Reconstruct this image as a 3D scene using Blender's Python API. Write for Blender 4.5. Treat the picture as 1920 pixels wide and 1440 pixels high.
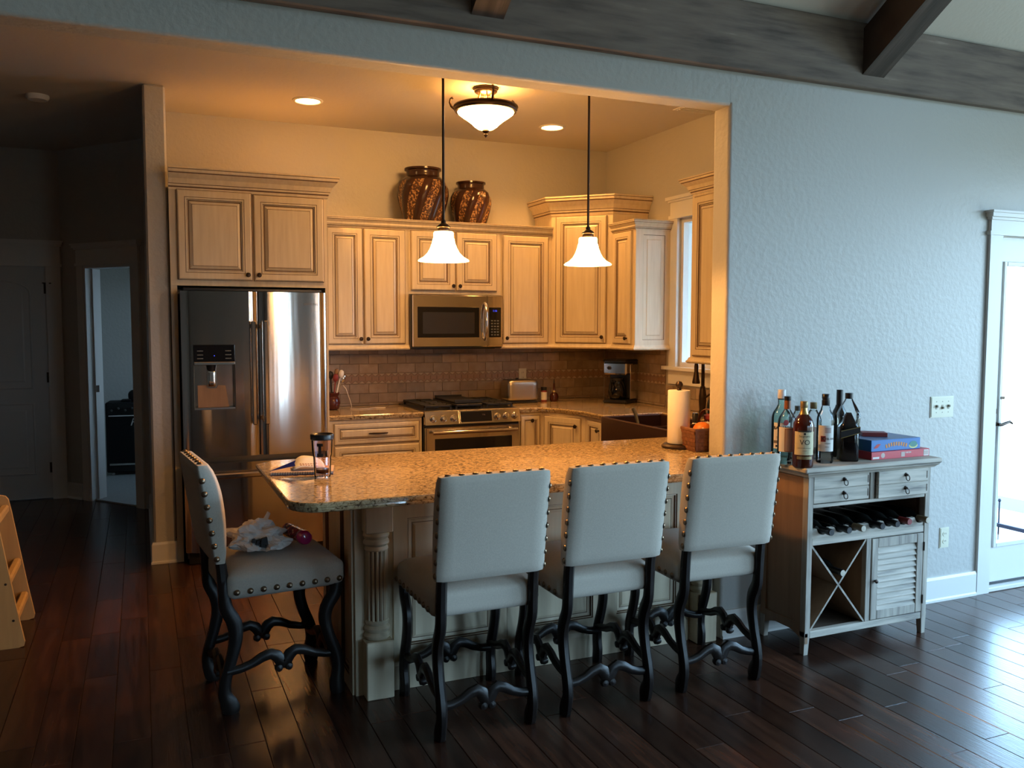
import bpy, math, random
from mathutils import Vector, Matrix, noise
R = math.radians
RWX = 6.7                                            # right wall of the living room
rnd = random.Random(7)
sc = bpy.context.scene
col = sc.collection
for o in list(bpy.data.objects):
    bpy.data.objects.remove(o, do_unlink=True)

# ------------------------------------------------------------------ camera, sky, exposure
def make_camera():
    f, yaw, pitch, roll, h = 1612.3, R(23.3606), R(3.9823), R(0.113), 1.5568
    fw = Vector((math.sin(yaw)*math.cos(pitch), math.cos(yaw)*math.cos(pitch), -math.sin(pitch)))
    rt = Vector((math.cos(yaw), -math.sin(yaw), 0)); up = rt.cross(fw)
    r2 = math.cos(roll)*rt + math.sin(roll)*up; u2 = -math.sin(roll)*rt + math.cos(roll)*up
    cd = bpy.data.cameras.new('camera'); cam = bpy.data.objects.new('camera', cd); col.objects.link(cam)
    m = Matrix((r2, u2, -fw)).transposed().to_4x4(); m.translation = (0, 0, h)
    cam.matrix_world = m
    cd.sensor_width = 36; cd.lens = f/1920*36; cd.clip_start = .05; cd.clip_end = 200
    sc.camera = cam
make_camera()
sc.view_settings.view_transform = 'Standard'; sc.view_settings.look = 'None'
sc.view_settings.gamma = 1; sc.view_settings.use_curve_mapping = False
sc.view_settings.exposure = 0.0
sc.cycles.use_denoising = True
sc.cycles.max_bounces = 10; sc.cycles.diffuse_bounces = 5; sc.cycles.glossy_bounces = 5
sc.cycles.transmission_bounces = 10; sc.cycles.transparent_max_bounces = 12
sc.cycles.caustics_reflective = False; sc.cycles.caustics_refractive = False
sc.cycles.sample_clamp_indirect = 6.0

SKY = 22.0
w = bpy.data.worlds.new('sky'); sc.world = w; w.use_nodes = True
nt = w.node_tree; nt.nodes.clear()
tc = nt.nodes.new('ShaderNodeTexCoord'); sx = nt.nodes.new('ShaderNodeSeparateXYZ'); mr = nt.nodes.new('ShaderNodeMapRange')
rp = nt.nodes.new('ShaderNodeValToRGB'); bg = nt.nodes.new('ShaderNodeBackground'); ou = nt.nodes.new('ShaderNodeOutputWorld')
nt.links.new(tc.outputs['Generated'], sx.inputs[0]); nt.links.new(sx.outputs['Z'], mr.inputs[0])
mr.inputs[1].default_value = -1; mr.inputs[2].default_value = 1
nt.links.new(mr.outputs[0], rp.inputs[0]); nt.links.new(rp.outputs[0], bg.inputs[0]); nt.links.new(bg.outputs[0], ou.inputs[0])
el = rp.color_ramp.elements
el[0].position = 0.0; el[0].color = (.16, .19, .17, 1)
el[1].position = 1.0; el[1].color = (.32, .60, 1.0, 1)
for p, c in ((.485, (.20, .25, .25, 1)), (.505, (.52, .76, 1.0, 1)), (.62, (.44, .71, 1.0, 1))):
    e = el.new(p); e.color = c
bg.inputs[1].default_value = SKY

def lamp(kind, name, loc, energy, color, size=.05, rot=None, **kw):
    l = bpy.data.lights.new(name, kind); l.energy = energy; l.color = color
    if kind in ('POINT', 'SPOT'): l.shadow_soft_size = size
    for k, v in kw.items(): setattr(l, k, v)
    o = bpy.data.objects.new(name, l); col.objects.link(o); o.location = loc
    if rot: o.rotation_euler = rot
    return o
def portal(name, loc, sx_, sy_, rot):
    o = lamp('AREA', name, loc, 1, (1, 1, 1), rot=rot)
    o.data.shape = 'RECTANGLE'; o.data.size = sx_; o.data.size_y = sy_; o.data.cycles.is_portal = True
WARM = (1.0, .43, .10)

# ------------------------------------------------------------------ materials
def mat(name, color, rough=.5, metal=0.0, spec=.5, var=None, vscale=5.0, vstretch=(1, 1, 1), bump=0.0, bscale=60.0, bstretch=(1, 1, 1),
        bdist=.002, trans=0.0, ior=1.45, coat=0.0, rand=0.0, emit=None, estr=0.0, aniso=0.0, detail=4.0, ramp=None, sheen=0.0, alpha=1.0, coord='Object', thin=False):
    m = bpy.data.materials.new(name); m.use_nodes = True
    t = m.node_tree; b = t.nodes['Principled BSDF']; L = t.links.new; N = t.nodes.new
    b.inputs['Base Color'].default_value = (*color, 1); b.inputs['Roughness'].default_value = rough
    b.inputs['Metallic'].default_value = metal; b.inputs['Specular IOR Level'].default_value = spec
    b.inputs['Transmission Weight'].default_value = trans; b.inputs['IOR'].default_value = ior
    b.inputs['Coat Weight'].default_value = coat; b.inputs['Anisotropic'].default_value = aniso
    b.inputs['Sheen Weight'].default_value = sheen; b.inputs['Alpha'].default_value = alpha
    if emit: b.inputs['Emission Color'].default_value = (*emit, 1); b.inputs['Emission Strength'].default_value = estr
    tcn = None
    def coords(st):
        nonlocal tcn
        if tcn is None: tcn = N('ShaderNodeTexCoord')
        mp = N('ShaderNodeMapping'); mp.inputs['Scale'].default_value = st
        L(tcn.outputs[coord], mp.inputs[0])
        if rand:
            oi = N('ShaderNodeObjectInfo'); mu = N('ShaderNodeMath'); mu.operation = 'MULTIPLY'; mu.inputs[1].default_value = 37.0
            L(oi.outputs['Random'], mu.inputs[0]); cx = N('ShaderNodeCombineXYZ')
            for k in range(3): L(mu.outputs[0], cx.inputs[k])
            L(cx.outputs[0], mp.inputs['Location'])
        return mp.outputs[0]
    last = None
    if var or ramp:
        n = N('ShaderNodeTexNoise'); n.inputs['Scale'].default_value = vscale; n.inputs['Detail'].default_value = detail
        L(coords(vstretch), n.inputs['Vector'])
        r = N('ShaderNodeValToRGB'); L(n.outputs['Fac'], r.inputs[0])
        if ramp:
            e = r.color_ramp.elements
            e[0].position, e[0].color = ramp[0][0], (*ramp[0][1], 1)
            e[1].position, e[1].color = ramp[-1][0], (*ramp[-1][1], 1)
            for p, c in ramp[1:-1]:
                q = e.new(p); q.color = (*c, 1)
        else:
            e = r.color_ramp.elements; e[0].position = .3; e[1].position = .7
            e[0].color = (*var, 1); e[1].color = (*color, 1)
        last = r.outputs[0]
    if rand:
        oi = N('ShaderNodeObjectInfo'); mrn = N('ShaderNodeMapRange'); L(oi.outputs['Random'], mrn.inputs[0])
        mrn.inputs[3].default_value = 1-rand; mrn.inputs[4].default_value = 1+rand
        mx = N('ShaderNodeVectorMath'); mx.operation = 'SCALE'
        if last: L(last, mx.inputs[0])
        else: mx.inputs[0].default_value = color
        L(mrn.outputs[0], mx.inputs['Scale']); last = mx.outputs[0]
    if last: L(last, b.inputs['Base Color'])
    if bump:
        n = N('ShaderNodeTexNoise'); n.inputs['Scale'].default_value = bscale; n.inputs['Detail'].default_value = 3
        L(coords(bstretch), n.inputs['Vector'])
        bn = N('ShaderNodeBump'); bn.inputs['Strength'].default_value = bump; bn.inputs['Distance'].default_value = bdist
        L(n.outputs['Fac'], bn.inputs['Height']); L(bn.outputs[0], b.inputs['Normal'])
    return m
M = {}
M['wall'] = mat('wall_paint', (.47, .46, .43), .42, bump=.42, bscale=38, bdist=.006)
M['panelling'] = mat('brown_panelling', (.13, .10, .075), .6, var=(.10, .075, .055), vscale=3, vstretch=(8, 8, .7))  # invented dark tone for unseen walls, lowers bounce and darkens steel reflections
M['ceil'] = mat('ceiling_paint', (.62, .59, .53), .7, bump=.3, bscale=45, bdist=.004)
M['trim'] = mat('white_trim', (.72, .71, .68), .35)
M['halldoor'] = mat('hall_door_paint', (.60, .60, .58), .4)
M['cream'] = mat('cream_cabinet', (.68, .585, .43), .38, var=(.60, .50, .35), vscale=7, vstretch=(6, 6, .5))
M['glaze'] = mat('brown_glaze', (.11, .052, .022), .5)
M['knob'] = mat('bronze_knob', (.045, .032, .025), .35, metal=.8)
M['bronze'] = mat('dark_bronze', (.05, .032, .022), .38, metal=.7)
M['steel'] = mat('brushed_steel', (.60, .56, .52), .14, metal=1, aniso=.9, bump=.035, bscale=2.2, bstretch=(2.4, 2.4, .10), bdist=.05)
def vertical_smear(m):
    t = m.node_tree; b = t.nodes['Principled BSDF']; g = t.nodes.new('ShaderNodeTangent'); g.direction_type = 'RADIAL'; g.axis = 'Z'
    t.links.new(g.outputs[0], b.inputs['Tangent']); b.inputs['Anisotropic Rotation'].default_value = .25
vertical_smear(M['steel'])
M['steeld'] = mat('dark_steel', (.22, .21, .20), .3, metal=1)
M['chrome'] = mat('chrome', (.75, .73, .70), .12, metal=1)
M['toastersteel'] = mat('satin_steel', (.50, .47, .43), .33, metal=1)
M['black'] = mat('black_plastic', (.012, .012, .014), .3)
M['blackm'] = mat('black_iron', (.012, .012, .013), .55)
M['screen'] = mat('dark_screen', (.02, .018, .016), .25)
M['blackg'] = mat('black_glass', (.006, .006, .008), .06)
M['greyp'] = mat('grey_plastic', (.10, .11, .11), .3)
M['espresso'] = mat('espresso_wood', (.010, .008, .008), .32, spec=.35, var=(.016, .011, .009), vscale=12, vstretch=(1, 1, .2))
M['linen'] = mat('linen_fabric', (.52, .47, .395), .9, var=(.46, .415, .35), vscale=160, bump=.35, bscale=420, bdist=.0012, sheen=.15)
M['nail'] = mat('antique_nailhead', (.24, .17, .11), .28, metal=.9)
M['floor'] = mat('dark_plank', (.060, .022, .012), .27, ramp=[(.25, (.022, .009, .006)), (.5, (.050, .019, .011)), (.75, (.085, .033, .018))],
                 vscale=4, vstretch=(9, .8, 9), rand=.38, bump=.25, bscale=16, bstretch=(7, .7, 7), bdist=.0016)
M['gap'] = mat('floor_base', (.008, .004, .003), .6)
M['carpet'] = mat('carpet', (.42, .42, .40), .95, var=(.33, .33, .32), vscale=120, bump=.8, bscale=240, bdist=.006)
M['beam'] = mat('grey_brown_beam', (.10, .078, .062), .65, ramp=[(.28, (.07, .053, .043)), (.5, (.155, .12, .097)), (.66, (.19, .15, .12)), (.78, (.36, .31, .26))],
                vscale=3.2, vstretch=(.9, 7, 7), detail=8, bump=.4, bscale=9, bstretch=(.6, 8, 8), bdist=.004, rand=.05)
M['rafter'] = mat('rafter_wood', (.09, .07, .06), .65, ramp=[(.28, (.026, .021, .018)), (.55, (.060, .048, .041)), (.8, (.11, .09, .078))],
                  vscale=3.2, vstretch=(7, .9, .9), detail=8, bump=.4, bscale=9, bstretch=(8, .8, .8), bdist=.004)  # darkened below the beam's tone, puts the left face's shade into the colour
M['granite'] = mat('gold_granite', (.42, .30, .16), .09, ramp=[(.34, (.035, .024, .017)), (.415, (.16, .095, .045)), (.47, (.42, .30, .155)), (.57, (.56, .43, .25)), (.72, (.64, .54, .36))],
                   vscale=70, vstretch=(.72, 1.15, 1), detail=10, coat=.3)
for n_ in M['granite'].node_tree.nodes:
    if n_.type == 'TEX_NOISE': n_.inputs['Roughness'].default_value = .68; n_.inputs['Distortion'].default_value = .9
M['tile'] = mat('travertine_tile', (.34, .265, .20), .45, var=(.24, .175, .125), vscale=14, detail=7, rand=.20)
M['grout'] = mat('grout', (.24, .18, .13), .8)
M['mosaic'] = mat('pale_mosaic', (.46, .36, .27), .5)
M['mosaicd'] = mat('rose_mosaic', (.30, .19, .135), .5)
M['copper'] = mat('dark_copper_sink', (.055, .026, .022), .35, metal=.5, bump=.3, bscale=40, bdist=.002)
M['oldwood'] = mat('whitewashed_wood', (.42, .385, .325), .7, ramp=[(.28, (.20, .185, .17)), (.42, (.40, .365, .31)), (.62, (.55, .495, .42)), (.8, (.62, .57, .49))],
                   vscale=3.0, vstretch=(1.2, 1.2, 14), detail=8, bump=.3, bscale=8, bstretch=(1, 1, 10), bdist=.002)
M['oldwoodv'] = mat('whitewashed_wood_upright', (.40, .36, .30), .7, ramp=[(.28, (.20, .18, .16)), (.5, (.37, .335, .285)), (.75, (.50, .46, .39))],
                    vscale=3.0, vstretch=(14, 14, 1.2), detail=8, bump=.3, bscale=8, bstretch=(10, 10, 1), bdist=.002)
M['tanwood'] = mat('tan_wood', (.30, .185, .11), .6, var=(.235, .14, .082), vscale=3, vstretch=(9, 9, .8), detail=6)  # on the wine cabinet sides this tan carries the lamps' orange light
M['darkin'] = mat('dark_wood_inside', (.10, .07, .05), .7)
M['birch'] = mat('birch_plywood', (.62, .39, .155), .45, var=(.55, .335, .13), vscale=4, vstretch=(8, 8, .7))
def glass(name, color, rough=.0, ior=1.45):
    return mat(name, color, rough, trans=1.0, ior=ior)
M['glass'] = glass('clear_glass', (.95, .98, .97), .01)
M['gglass'] = glass('pale_green_glass', (.72, .88, .80), .01)
M['amber'] = mat('amber_whisky', (.055, .010, .004), .05, coat=.4)
M['darkglass'] = mat('dark_bottle_glass', (.010, .011, .010), .06, coat=.3)
M['blackliq'] = mat('dark_whisky', (.012, .009, .010), .06)
M['clearliq'] = glass('clear_spirit', (.90, .95, .95), .0, 1.34)
M['acryl'] = glass('clear_acrylic', (.97, .94, .97), .01, 1.2)
M['cola'] = mat('cola', (.05, .008, .004), .1)
M['paper'] = mat('white_paper', (.72, .70, .66), .75)
M['label_c'] = mat('cream_label', (.62, .56, .36), .6)
M['label_p'] = mat('pinkish_label', (.52, .40, .36), .6)
M['ink'] = mat('black_ink', (.012, .011, .012), .6)
M['inkg'] = mat('grey_ink', (.16, .14, .13), .6)
M['red'] = mat('red_print', (.42, .02, .02), .5)
M['maroon'] = mat('maroon_print', (.22, .03, .03), .5)
M['gold'] = mat('gold_foil', (.50, .36, .13), .3, metal=.7)
M['brownfoil'] = mat('copper_foil', (.26, .09, .035), .4)
M['oldgold'] = mat('tarnished_gold_cap', (.24, .18, .085), .4, metal=.4)
M['whitecap'] = mat('silver_white_cap', (.66, .66, .66), .35)
M['blue'] = mat('blue_box', (.035, .17, .46), .4)
M['bluetop'] = mat('blue_box_lid', (.10, .16, .30), .4)
M['redbox'] = mat('red_box', (.55, .055, .075), .4)
M['orangep'] = mat('orange_print', (.60, .22, .045), .5)
M['greenp'] = mat('green_print', (.05, .22, .18), .5)
M['yellowp'] = mat('pale_yellow_print', (.55, .58, .22), .5)
M['ivory'] = mat('ivory_plastic', (.66, .64, .50), .4)
M['ivoryd'] = mat('ivory_toggle', (.30, .28, .21), .4)
M['shade'] = mat('lit_frosted_glass', (.9, .8, .6), .5, emit=(1.0, .50, .16), estr=42.0)
M['bowl'] = mat('lit_frosted_bowl', (.9, .8, .6), .5, emit=(1.0, .50, .15), estr=85.0)
M['lens'] = mat('lit_downlight_lens', (.9, .8, .6), .5, emit=(1.0, .58, .22), estr=24.0)
M['brass'] = mat('brass', (.45, .28, .08), .3, metal=1)
M['bluelight'] = mat('blue_display', (.02, .03, .2), .4, emit=(.05, .09, 1.0), estr=1.6)
M['vase'] = mat('brown_glazed_pot', (.060, .024, .016), .18, var=(.035, .018, .014), vscale=6)
M['vaseg'] = mat('gold_mottled_band', (.30, .15, .055), .3, ramp=[(.47, (.05, .022, .014)), (.54, (.26, .12, .04)), (.66, (.58, .38, .18))], vscale=70, detail=2)
M['towel'] = mat('paper_towel', (.76, .74, .70), .9, bump=.4, bscale=90, bdist=.002)
M['wicker'] = mat('red_brown_wicker', (.14, .055, .030), .6, var=(.20, .09, .045), vscale=30, rand=.2)
M['orange'] = mat('orange_peel', (.75, .20, .02), .45, bump=.3, bscale=150, bdist=.001)
M['bag'] = mat('white_plastic_bag', (.62, .58, .55), .4, sheen=.1)
M['glit'] = mat('red_glitter', (.22, .015, .03), .25, ramp=[(.45, (.12, .006, .015)), (.55, (.30, .03, .05)), (.66, (.62, .30, .14))], vscale=60)
M['pink'] = mat('magenta_cap', (.36, .006, .10), .15, coat=.5)
M['navy'] = mat('navy_card', (.012, .016, .12), .4)
M['amp'] = mat('black_vinyl', (.010, .011, .013), .7, bump=.4, bscale=200, bdist=.002)
M['grill'] = mat('black_grille_cloth', (.006, .007, .009), .9)
M['deck'] = mat('pale_deck', (.62, .60, .56), .7)
M['rail'] = mat('dark_rail', (.05, .055, .09), .5)
M['maroonpot'] = mat('dark_red_crock', (.06, .012, .012), .2)
M['cord'] = mat('white_cord', (.66, .60, .52), .6)
M['pane'] = glass('window_glass', (1, 1, 1), .0, 1.02)
def thinglass(name, tint, edge=.25, rough=.02):
    m = bpy.data.materials.new(name); m.use_nodes = True; t = m.node_tree; t.nodes.clear(); N = t.nodes.new; L = t.links.new
    o = N('ShaderNodeOutputMaterial'); mx = N('ShaderNodeMixShader'); tr = N('ShaderNodeBsdfTransparent'); gl = N('ShaderNodeBsdfGlossy')
    lw = N('ShaderNodeLayerWeight'); lw.inputs['Blend'].default_value = edge
    tr.inputs[0].default_value = (*tint, 1); gl.inputs['Roughness'].default_value = rough; gl.inputs[0].default_value = (1, 1, 1, 1)
    L(lw.outputs['Fresnel'], mx.inputs[0]); L(tr.outputs[0], mx.inputs[1]); L(gl.outputs[0], mx.inputs[2]); L(mx.outputs[0], o.inputs[0])
    return m
M['pane'] = thinglass('window_pane', (.96, .98, .98), .05)
M['glass'] = thinglass('clear_bottle_glass', (.95, .97, .97), .24)
M['gglass'] = thinglass('green_tint_bottle_glass', (.74, .90, .82), .24)
M['clearliq'] = thinglass('clear_spirit', (.97, .98, .98), .1)
M['acryl'] = thinglass('clear_acrylic_cup', (.97, .94, .96), .16)

# ------------------------------------------------------------------ mesh helpers
class MB:
    def __init__(s): s.v = []; s.f = []; s.m = []; s.s = []; s.T = None
    def add(s, vs, fs, mi=0, smooth=False):
        b = len(s.v)
        if s.T is not None: vs = [s.T @ Vector(p) for p in vs]
        s.v += [tuple(p) for p in vs]
        for k, f in enumerate(fs):
            s.f.append([i+b for i in f]); s.m.append(mi[k] if isinstance(mi, list) else mi); s.s.append(smooth)
        return s
    def box(s, x0, x1, y0, y1, z0, z1, mi=0, c=0.0):
        if x1 < x0: x0, x1 = x1, x0
        if y1 < y0: y0, y1 = y1, y0
        if z1 < z0: z0, z1 = z1, z0
        if c <= 0:
            v = [(x, y, z) for z in (z0, z1) for y in (y0, y1) for x in (x0, x1)]
            return s.add(v, [[0, 2, 3, 1], [4, 5, 7, 6], [0, 1, 5, 4], [2, 6, 7, 3], [0, 4, 6, 2], [1, 3, 7, 5]], mi)
        c = min(c, (x1-x0)*.45, (y1-y0)*.45, (z1-z0)*.45)
        X, Y, Z = (x0, x1), (y0, y1), (z0, z1); v = []; ix = {}
        for i in (0, 1):
            for j in (0, 1):
                for k in (0, 1):
                    sx_, sy_, sz_ = (1-2*i)*c, (1-2*j)*c, (1-2*k)*c
                    for a, p in enumerate(((X[i], Y[j]+sy_, Z[k]+sz_), (X[i]+sx_, Y[j], Z[k]+sz_), (X[i]+sx_, Y[j]+sy_, Z[k]))):
                        ix[i, j, k, a] = len(v); v.append(p)
        f = []
        for a in range(3):
            for e in (0, 1):
                q = []
                for d1, d2 in ((0, 0), (1, 0), (1, 1), (0, 1)):
                    t = [0, 0, 0]; t[a] = e; t[(a+1) % 3] = d1; t[(a+2) % 3] = d2; q.append(ix[(*t, a)])
                f.append(q if e else q[::-1])
        for a in range(3):
            b, d = (a+1) % 3, (a+2) % 3
            for e1 in (0, 1):
                for e2 in (0, 1):
                    t0 = [0, 0, 0]; t1 = [0, 0, 0]; t0[b] = t1[b] = e1; t0[d] = t1[d] = e2; t1[a] = 1
                    q = [ix[(*t0, b)], ix[(*t1, b)], ix[(*t1, d)], ix[(*t0, d)]]
                    f.append(q if e1 == e2 else q[::-1])
        for i in (0, 1):
            for j in (0, 1):
                for k in (0, 1):
                    q = [ix[i, j, k, 0], ix[i, j, k, 1], ix[i, j, k, 2]]
                    f.append(q if (i+j+k) % 2 else q[::-1])
        return s.add(v, f, mi)
    def lathe(s, prof, o=(0, 0, 0), n=24, axis=None, mi=0, smooth=True, a0=0.0, cap=True):
        X, Y, Z = Vector((1, 0, 0)), Vector((0, 1, 0)), Vector((0, 0, 1))
        if axis is not None:
            Z = Vector(axis).normalized(); X = Z.orthogonal().normalized(); Y = Z.cross(X)
        o = Vector(o); v = []; f = []
        for r, h in prof:
            for k in range(n):
                a = a0+2*math.pi*k/n; v.append(o+X*(r*math.cos(a))+Y*(r*math.sin(a))+Z*h)
        for i in range(len(prof)-1):
            for k in range(n):
                k2 = (k+1) % n; f.append([i*n+k, i*n+k2, (i+1)*n+k2, (i+1)*n+k])
        mm = mi
        if isinstance(mi, list): mm = [mi[i] for i in range(len(prof)-1) for k in range(n)]
        if cap:
            if prof[0][0] > 1e-5: f.append(list(range(n))[::-1]); 
            if prof[0][0] > 1e-5 and isinstance(mi, list): mm.append(mi[0])
            if prof[-1][0] > 1e-5:
                f.append([(len(prof)-1)*n+k for k in range(n)])
                if isinstance(mi, list): mm.append(mi[-1])
        return s.add(v, f, mm, smooth)
    def tube(s, pts, r, n=8, mi=0, closed=False, flat=None):
        pts = [Vector(p) for p in pts]; N = len(pts); rr = r if isinstance(r, (list, tuple)) else [r]*N
        v = []; f = []; up = None
        for i, p in enumerate(pts):
            a = pts[(i-1) % N] if (closed or i) else p; b = pts[(i+1) % N] if (closed or i < N-1) else p
            t = (b-a).normalized()
            if up is None: up = t.orthogonal().normalized() if flat is None else Vector(flat)
            x = (up - t*up.dot(t)).normalized(); y = t.cross(x); up = x
            ra = rr[i] if isinstance(rr[i], (list, tuple)) else (rr[i], rr[i])
            for k in range(n):
                an = 2*math.pi*k/n+math.pi/n; v.append(p+x*(ra[0]*math.cos(an))+y*(ra[1]*math.sin(an)))
        for i in range(N if closed else N-1):
            for k in range(n):
                k2 = (k+1) % n; j = (i+1) % N; f.append([i*n+k, i*n+k2, j*n+k2, j*n+k])
        if not closed: f += [list(range(n))[::-1], [(N-1)*n+k for k in range(n)]]
        return s.add(v, f, mi, n > 4)
    def prism(s, poly, h0, h1, P, mi=0):
        """poly of (a,b); P(a,b,h) -> point"""
        n = len(poly); v = [P(a, b, h0) for a, b in poly]+[P(a, b, h1) for a, b in poly]
        f = [list(range(n))[::-1], [n+k for k in range(n)]]+[[k, (k+1) % n, n+(k+1) % n, n+k] for k in range(n)]
        return s.add(v, f, mi)
    def rings(s, O, U, V, W, w, h, prof, mis, cap=True):
        """concentric rectangles: prof of (inset, out)"""
        O, U, V, W = map(Vector, (O, U, V, W)); v = []; f = []; mm = []
        for d, k in prof:
            for a, b in ((d, d), (w-d, d), (w-d, h-d), (d, h-d)): v.append(O+U*a+V*b+W*k)
        for i in range(len(prof)-1):
            for k in range(4):
                f.append([i*4+k, i*4+(k+1) % 4, i*4+4+(k+1) % 4, i*4+4+k]); mm.append(mis[i])
        if cap: n = (len(prof)-1)*4; f.append([n, n+1, n+2, n+3]); mm.append(0)
        return s.add(v, f, mm)
    def rbox(s, x0, x1, y0, y1, z0, z1, r, n=8, fn=None, mi=0):
        """soft cushion: subdivided box with rounded edges, fn warps points (p,u,v,w in -1..1)"""
        c = Vector(((x0+x1)/2, (y0+y1)/2, (z0+z1)/2)); hs = Vector(((x1-x0)/2, (y1-y0)/2, (z1-z0)/2)); ids = {}; v = []; f = []
        def vid(i, j, k):
            if (i, j, k) not in ids:
                q = []
                for t, h in zip((i, j, k), hs):
                    u = 2*t/n-1; q.append(math.copysign(min(1, abs(u)), u)*h)
                q = Vector(q); inn = Vector([max(-h+r, min(h-r, a)) for a, h in zip(q, hs)]); d = q-inn
                p = c+inn+(d.normalized()*min(d.length, r) if d.length > 1e-9 else Vector())
                if fn: p = fn(p, 2*i/n-1, 2*j/n-1, 2*k/n-1)
                ids[i, j, k] = len(v); v.append(p)
            return ids[i, j, k]
        for a in range(n):
            for b in range(n):
                for e in (0, n):
                    q = [(a, b), (a+1, b), (a+1, b+1), (a, b+1)]
                    for ax in range(3):
                        ff = []
                        for p_, q_ in q:
                            t = [0, 0, 0]; t[ax] = e; t[(ax+1) % 3] = p_; t[(ax+2) % 3] = q_; ff.append(vid(*t))
                        f.append(ff if e else ff[::-1])
        return s.add(v, f, mi, True)
    def molding(s, path, prof, closed=False, mi=0, mis=None, capm=0):
        """path: XY points, outward side is the right of travel; prof: (out, z)"""
        path = [Vector((p[0], p[1])) for p in path]; N = len(path); v = []; f = []; P = len(prof); mm = []
        for i, p in enumerate(path):
            da = (path[i]-path[i-1]).normalized() if (i or closed) else None
            db = (path[(i+1) % N]-path[i]).normalized() if (i < N-1 or closed) else None
            na = Vector((da.y, -da.x)) if da else None; nb = Vector((db.y, -db.x)) if db else None
            if na and nb:
                m = na+nb; m = m/max(.2, (1+na.dot(nb)))
            else: m = na or nb
            for o, z in prof: q = p+m*o; v.append((q.x, q.y, z))
        for i in range(N if closed else N-1):
            j = (i+1) % N
            for k in range(P-1):
                f.append([i*P+k, j*P+k, j*P+k+1, i*P+k+1]); mm.append(mis[k] if mis else mi)
            f.append([i*P+P-1, j*P+P-1, j*P, i*P]); mm.append(mi)
        if not closed:
            f += [list(range(P)), [(N-1)*P+k for k in range(P)][::-1]]; mm += [mi, mi]
        return s.add(v, f, mm)
    def slab(s, poly, prof, mi=0):
        """poly CCW outline, prof of (outset, z) from bottom to top"""
        N = len(poly); P = [Vector(p) for p in poly]; v = []; f = []
        for o, z in prof:
            for i in range(N):
                da = (P[i]-P[i-1]).normalized(); db = (P[(i+1) % N]-P[i]).normalized()
                na = Vector((da.y, -da.x)); nb = Vector((db.y, -db.x)); m = (na+nb)/max(.3, 1+na.dot(nb)); q = P[i]+m*o; v.append((q.x, q.y, z))
        for k in range(len(prof)-1):
            for i in range(N): j = (i+1) % N; f.append([k*N+i, k*N+j, (k+1)*N+j, (k+1)*N+i])
        f += [list(range(N))[::-1], [(len(prof)-1)*N+i for i in range(N)]]
        return s.add(v, f, mi)

WM = {}
def link(o, parent=None):
    col.objects.link(o)
    if parent is not None:
        o.parent = parent; o.matrix_parent_inverse = WM[parent.name].inverted()
    WM[o.name] = WM[parent.name].copy() if False else Matrix()
def obj(name, mb, mats, parent=None, kind=None, label=None):
    if not isinstance(mats, (list, tuple)): mats = [mats]
    me = bpy.data.meshes.new(name); me.from_pydata(mb.v, [], mb.f)
    for m in mats: me.materials.append(M[m] if isinstance(m, str) else m)
    if len(mats) > 1: me.polygons.foreach_set('material_index', mb.m)
    if any(mb.s):
        me.polygons.foreach_set('use_smooth', mb.s); me.update(); me.set_sharp_from_angle(angle=R(42))
    me.validate(); me.update()
    o = bpy.data.objects.new(name, me); link(o, parent)
    if kind: o['kind'] = kind
    if label: o['label'] = label
    return o
def tag(o, label, cat, group=None):
    o['label'] = label; o['category'] = cat
    if group: o['group'] = group
    return o
def thing(name, label, cat, loc=(0, 0, 0), group=None):
    o = bpy.data.objects.new(name, None); o.empty_display_size = .05; col.objects.link(o); o.location = loc
    WM[o.name] = Matrix.Translation(loc)
    return tag(o, label, cat, group)
def structure(name, mb, m): return obj(name, mb, m, None, 'structure')
def kids(o): return [c for c in bpy.data.objects if c.parent is o]
KID = None
def copy_tree(o, parent=None):
    global KID
    if parent is None:
        KID = {}
        for c in bpy.data.objects:
            if c.parent: KID.setdefault(c.parent.name, []).append(c)
    c = o.copy(); col.objects.link(c)
    if parent is not None: c.parent = parent
    for ch in KID.get(o.name, []): copy_tree(ch, c)
    return c
def lathe_obj(name, prof, o, m, parent=None, n=24, axis=None, **k): return obj(name, MB().lathe(prof, o, n, axis), m, parent, **k)
def text_mb(s, size, P, depth=0.0, bold=0.0):
    """lettering as a mesh: P(a,b) -> point, a,b centred on the text"""
    cu = bpy.data.curves.new('lettering', 'FONT'); cu.body = s; cu.size = size; cu.align_x = 'CENTER'; cu.align_y = 'CENTER'; cu.resolution_u = 2; cu.offset = bold
    ob = bpy.data.objects.new('lettering', cu); me = ob.to_mesh()
    mb = MB(); mb.add([P(v.co.x, v.co.y) for v in me.vertices], [list(p.vertices) for p in me.polygons])
    ob.to_mesh_clear(); bpy.data.objects.remove(ob); bpy.data.curves.remove(cu)
    return mb

# ------------------------------------------------------------------ setting
YW, YW2, XJ, ZH, ZC = 3.426, 3.554, 2.609, 2.597, 3.055
YB, XR = 6.675, 3.779
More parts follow.
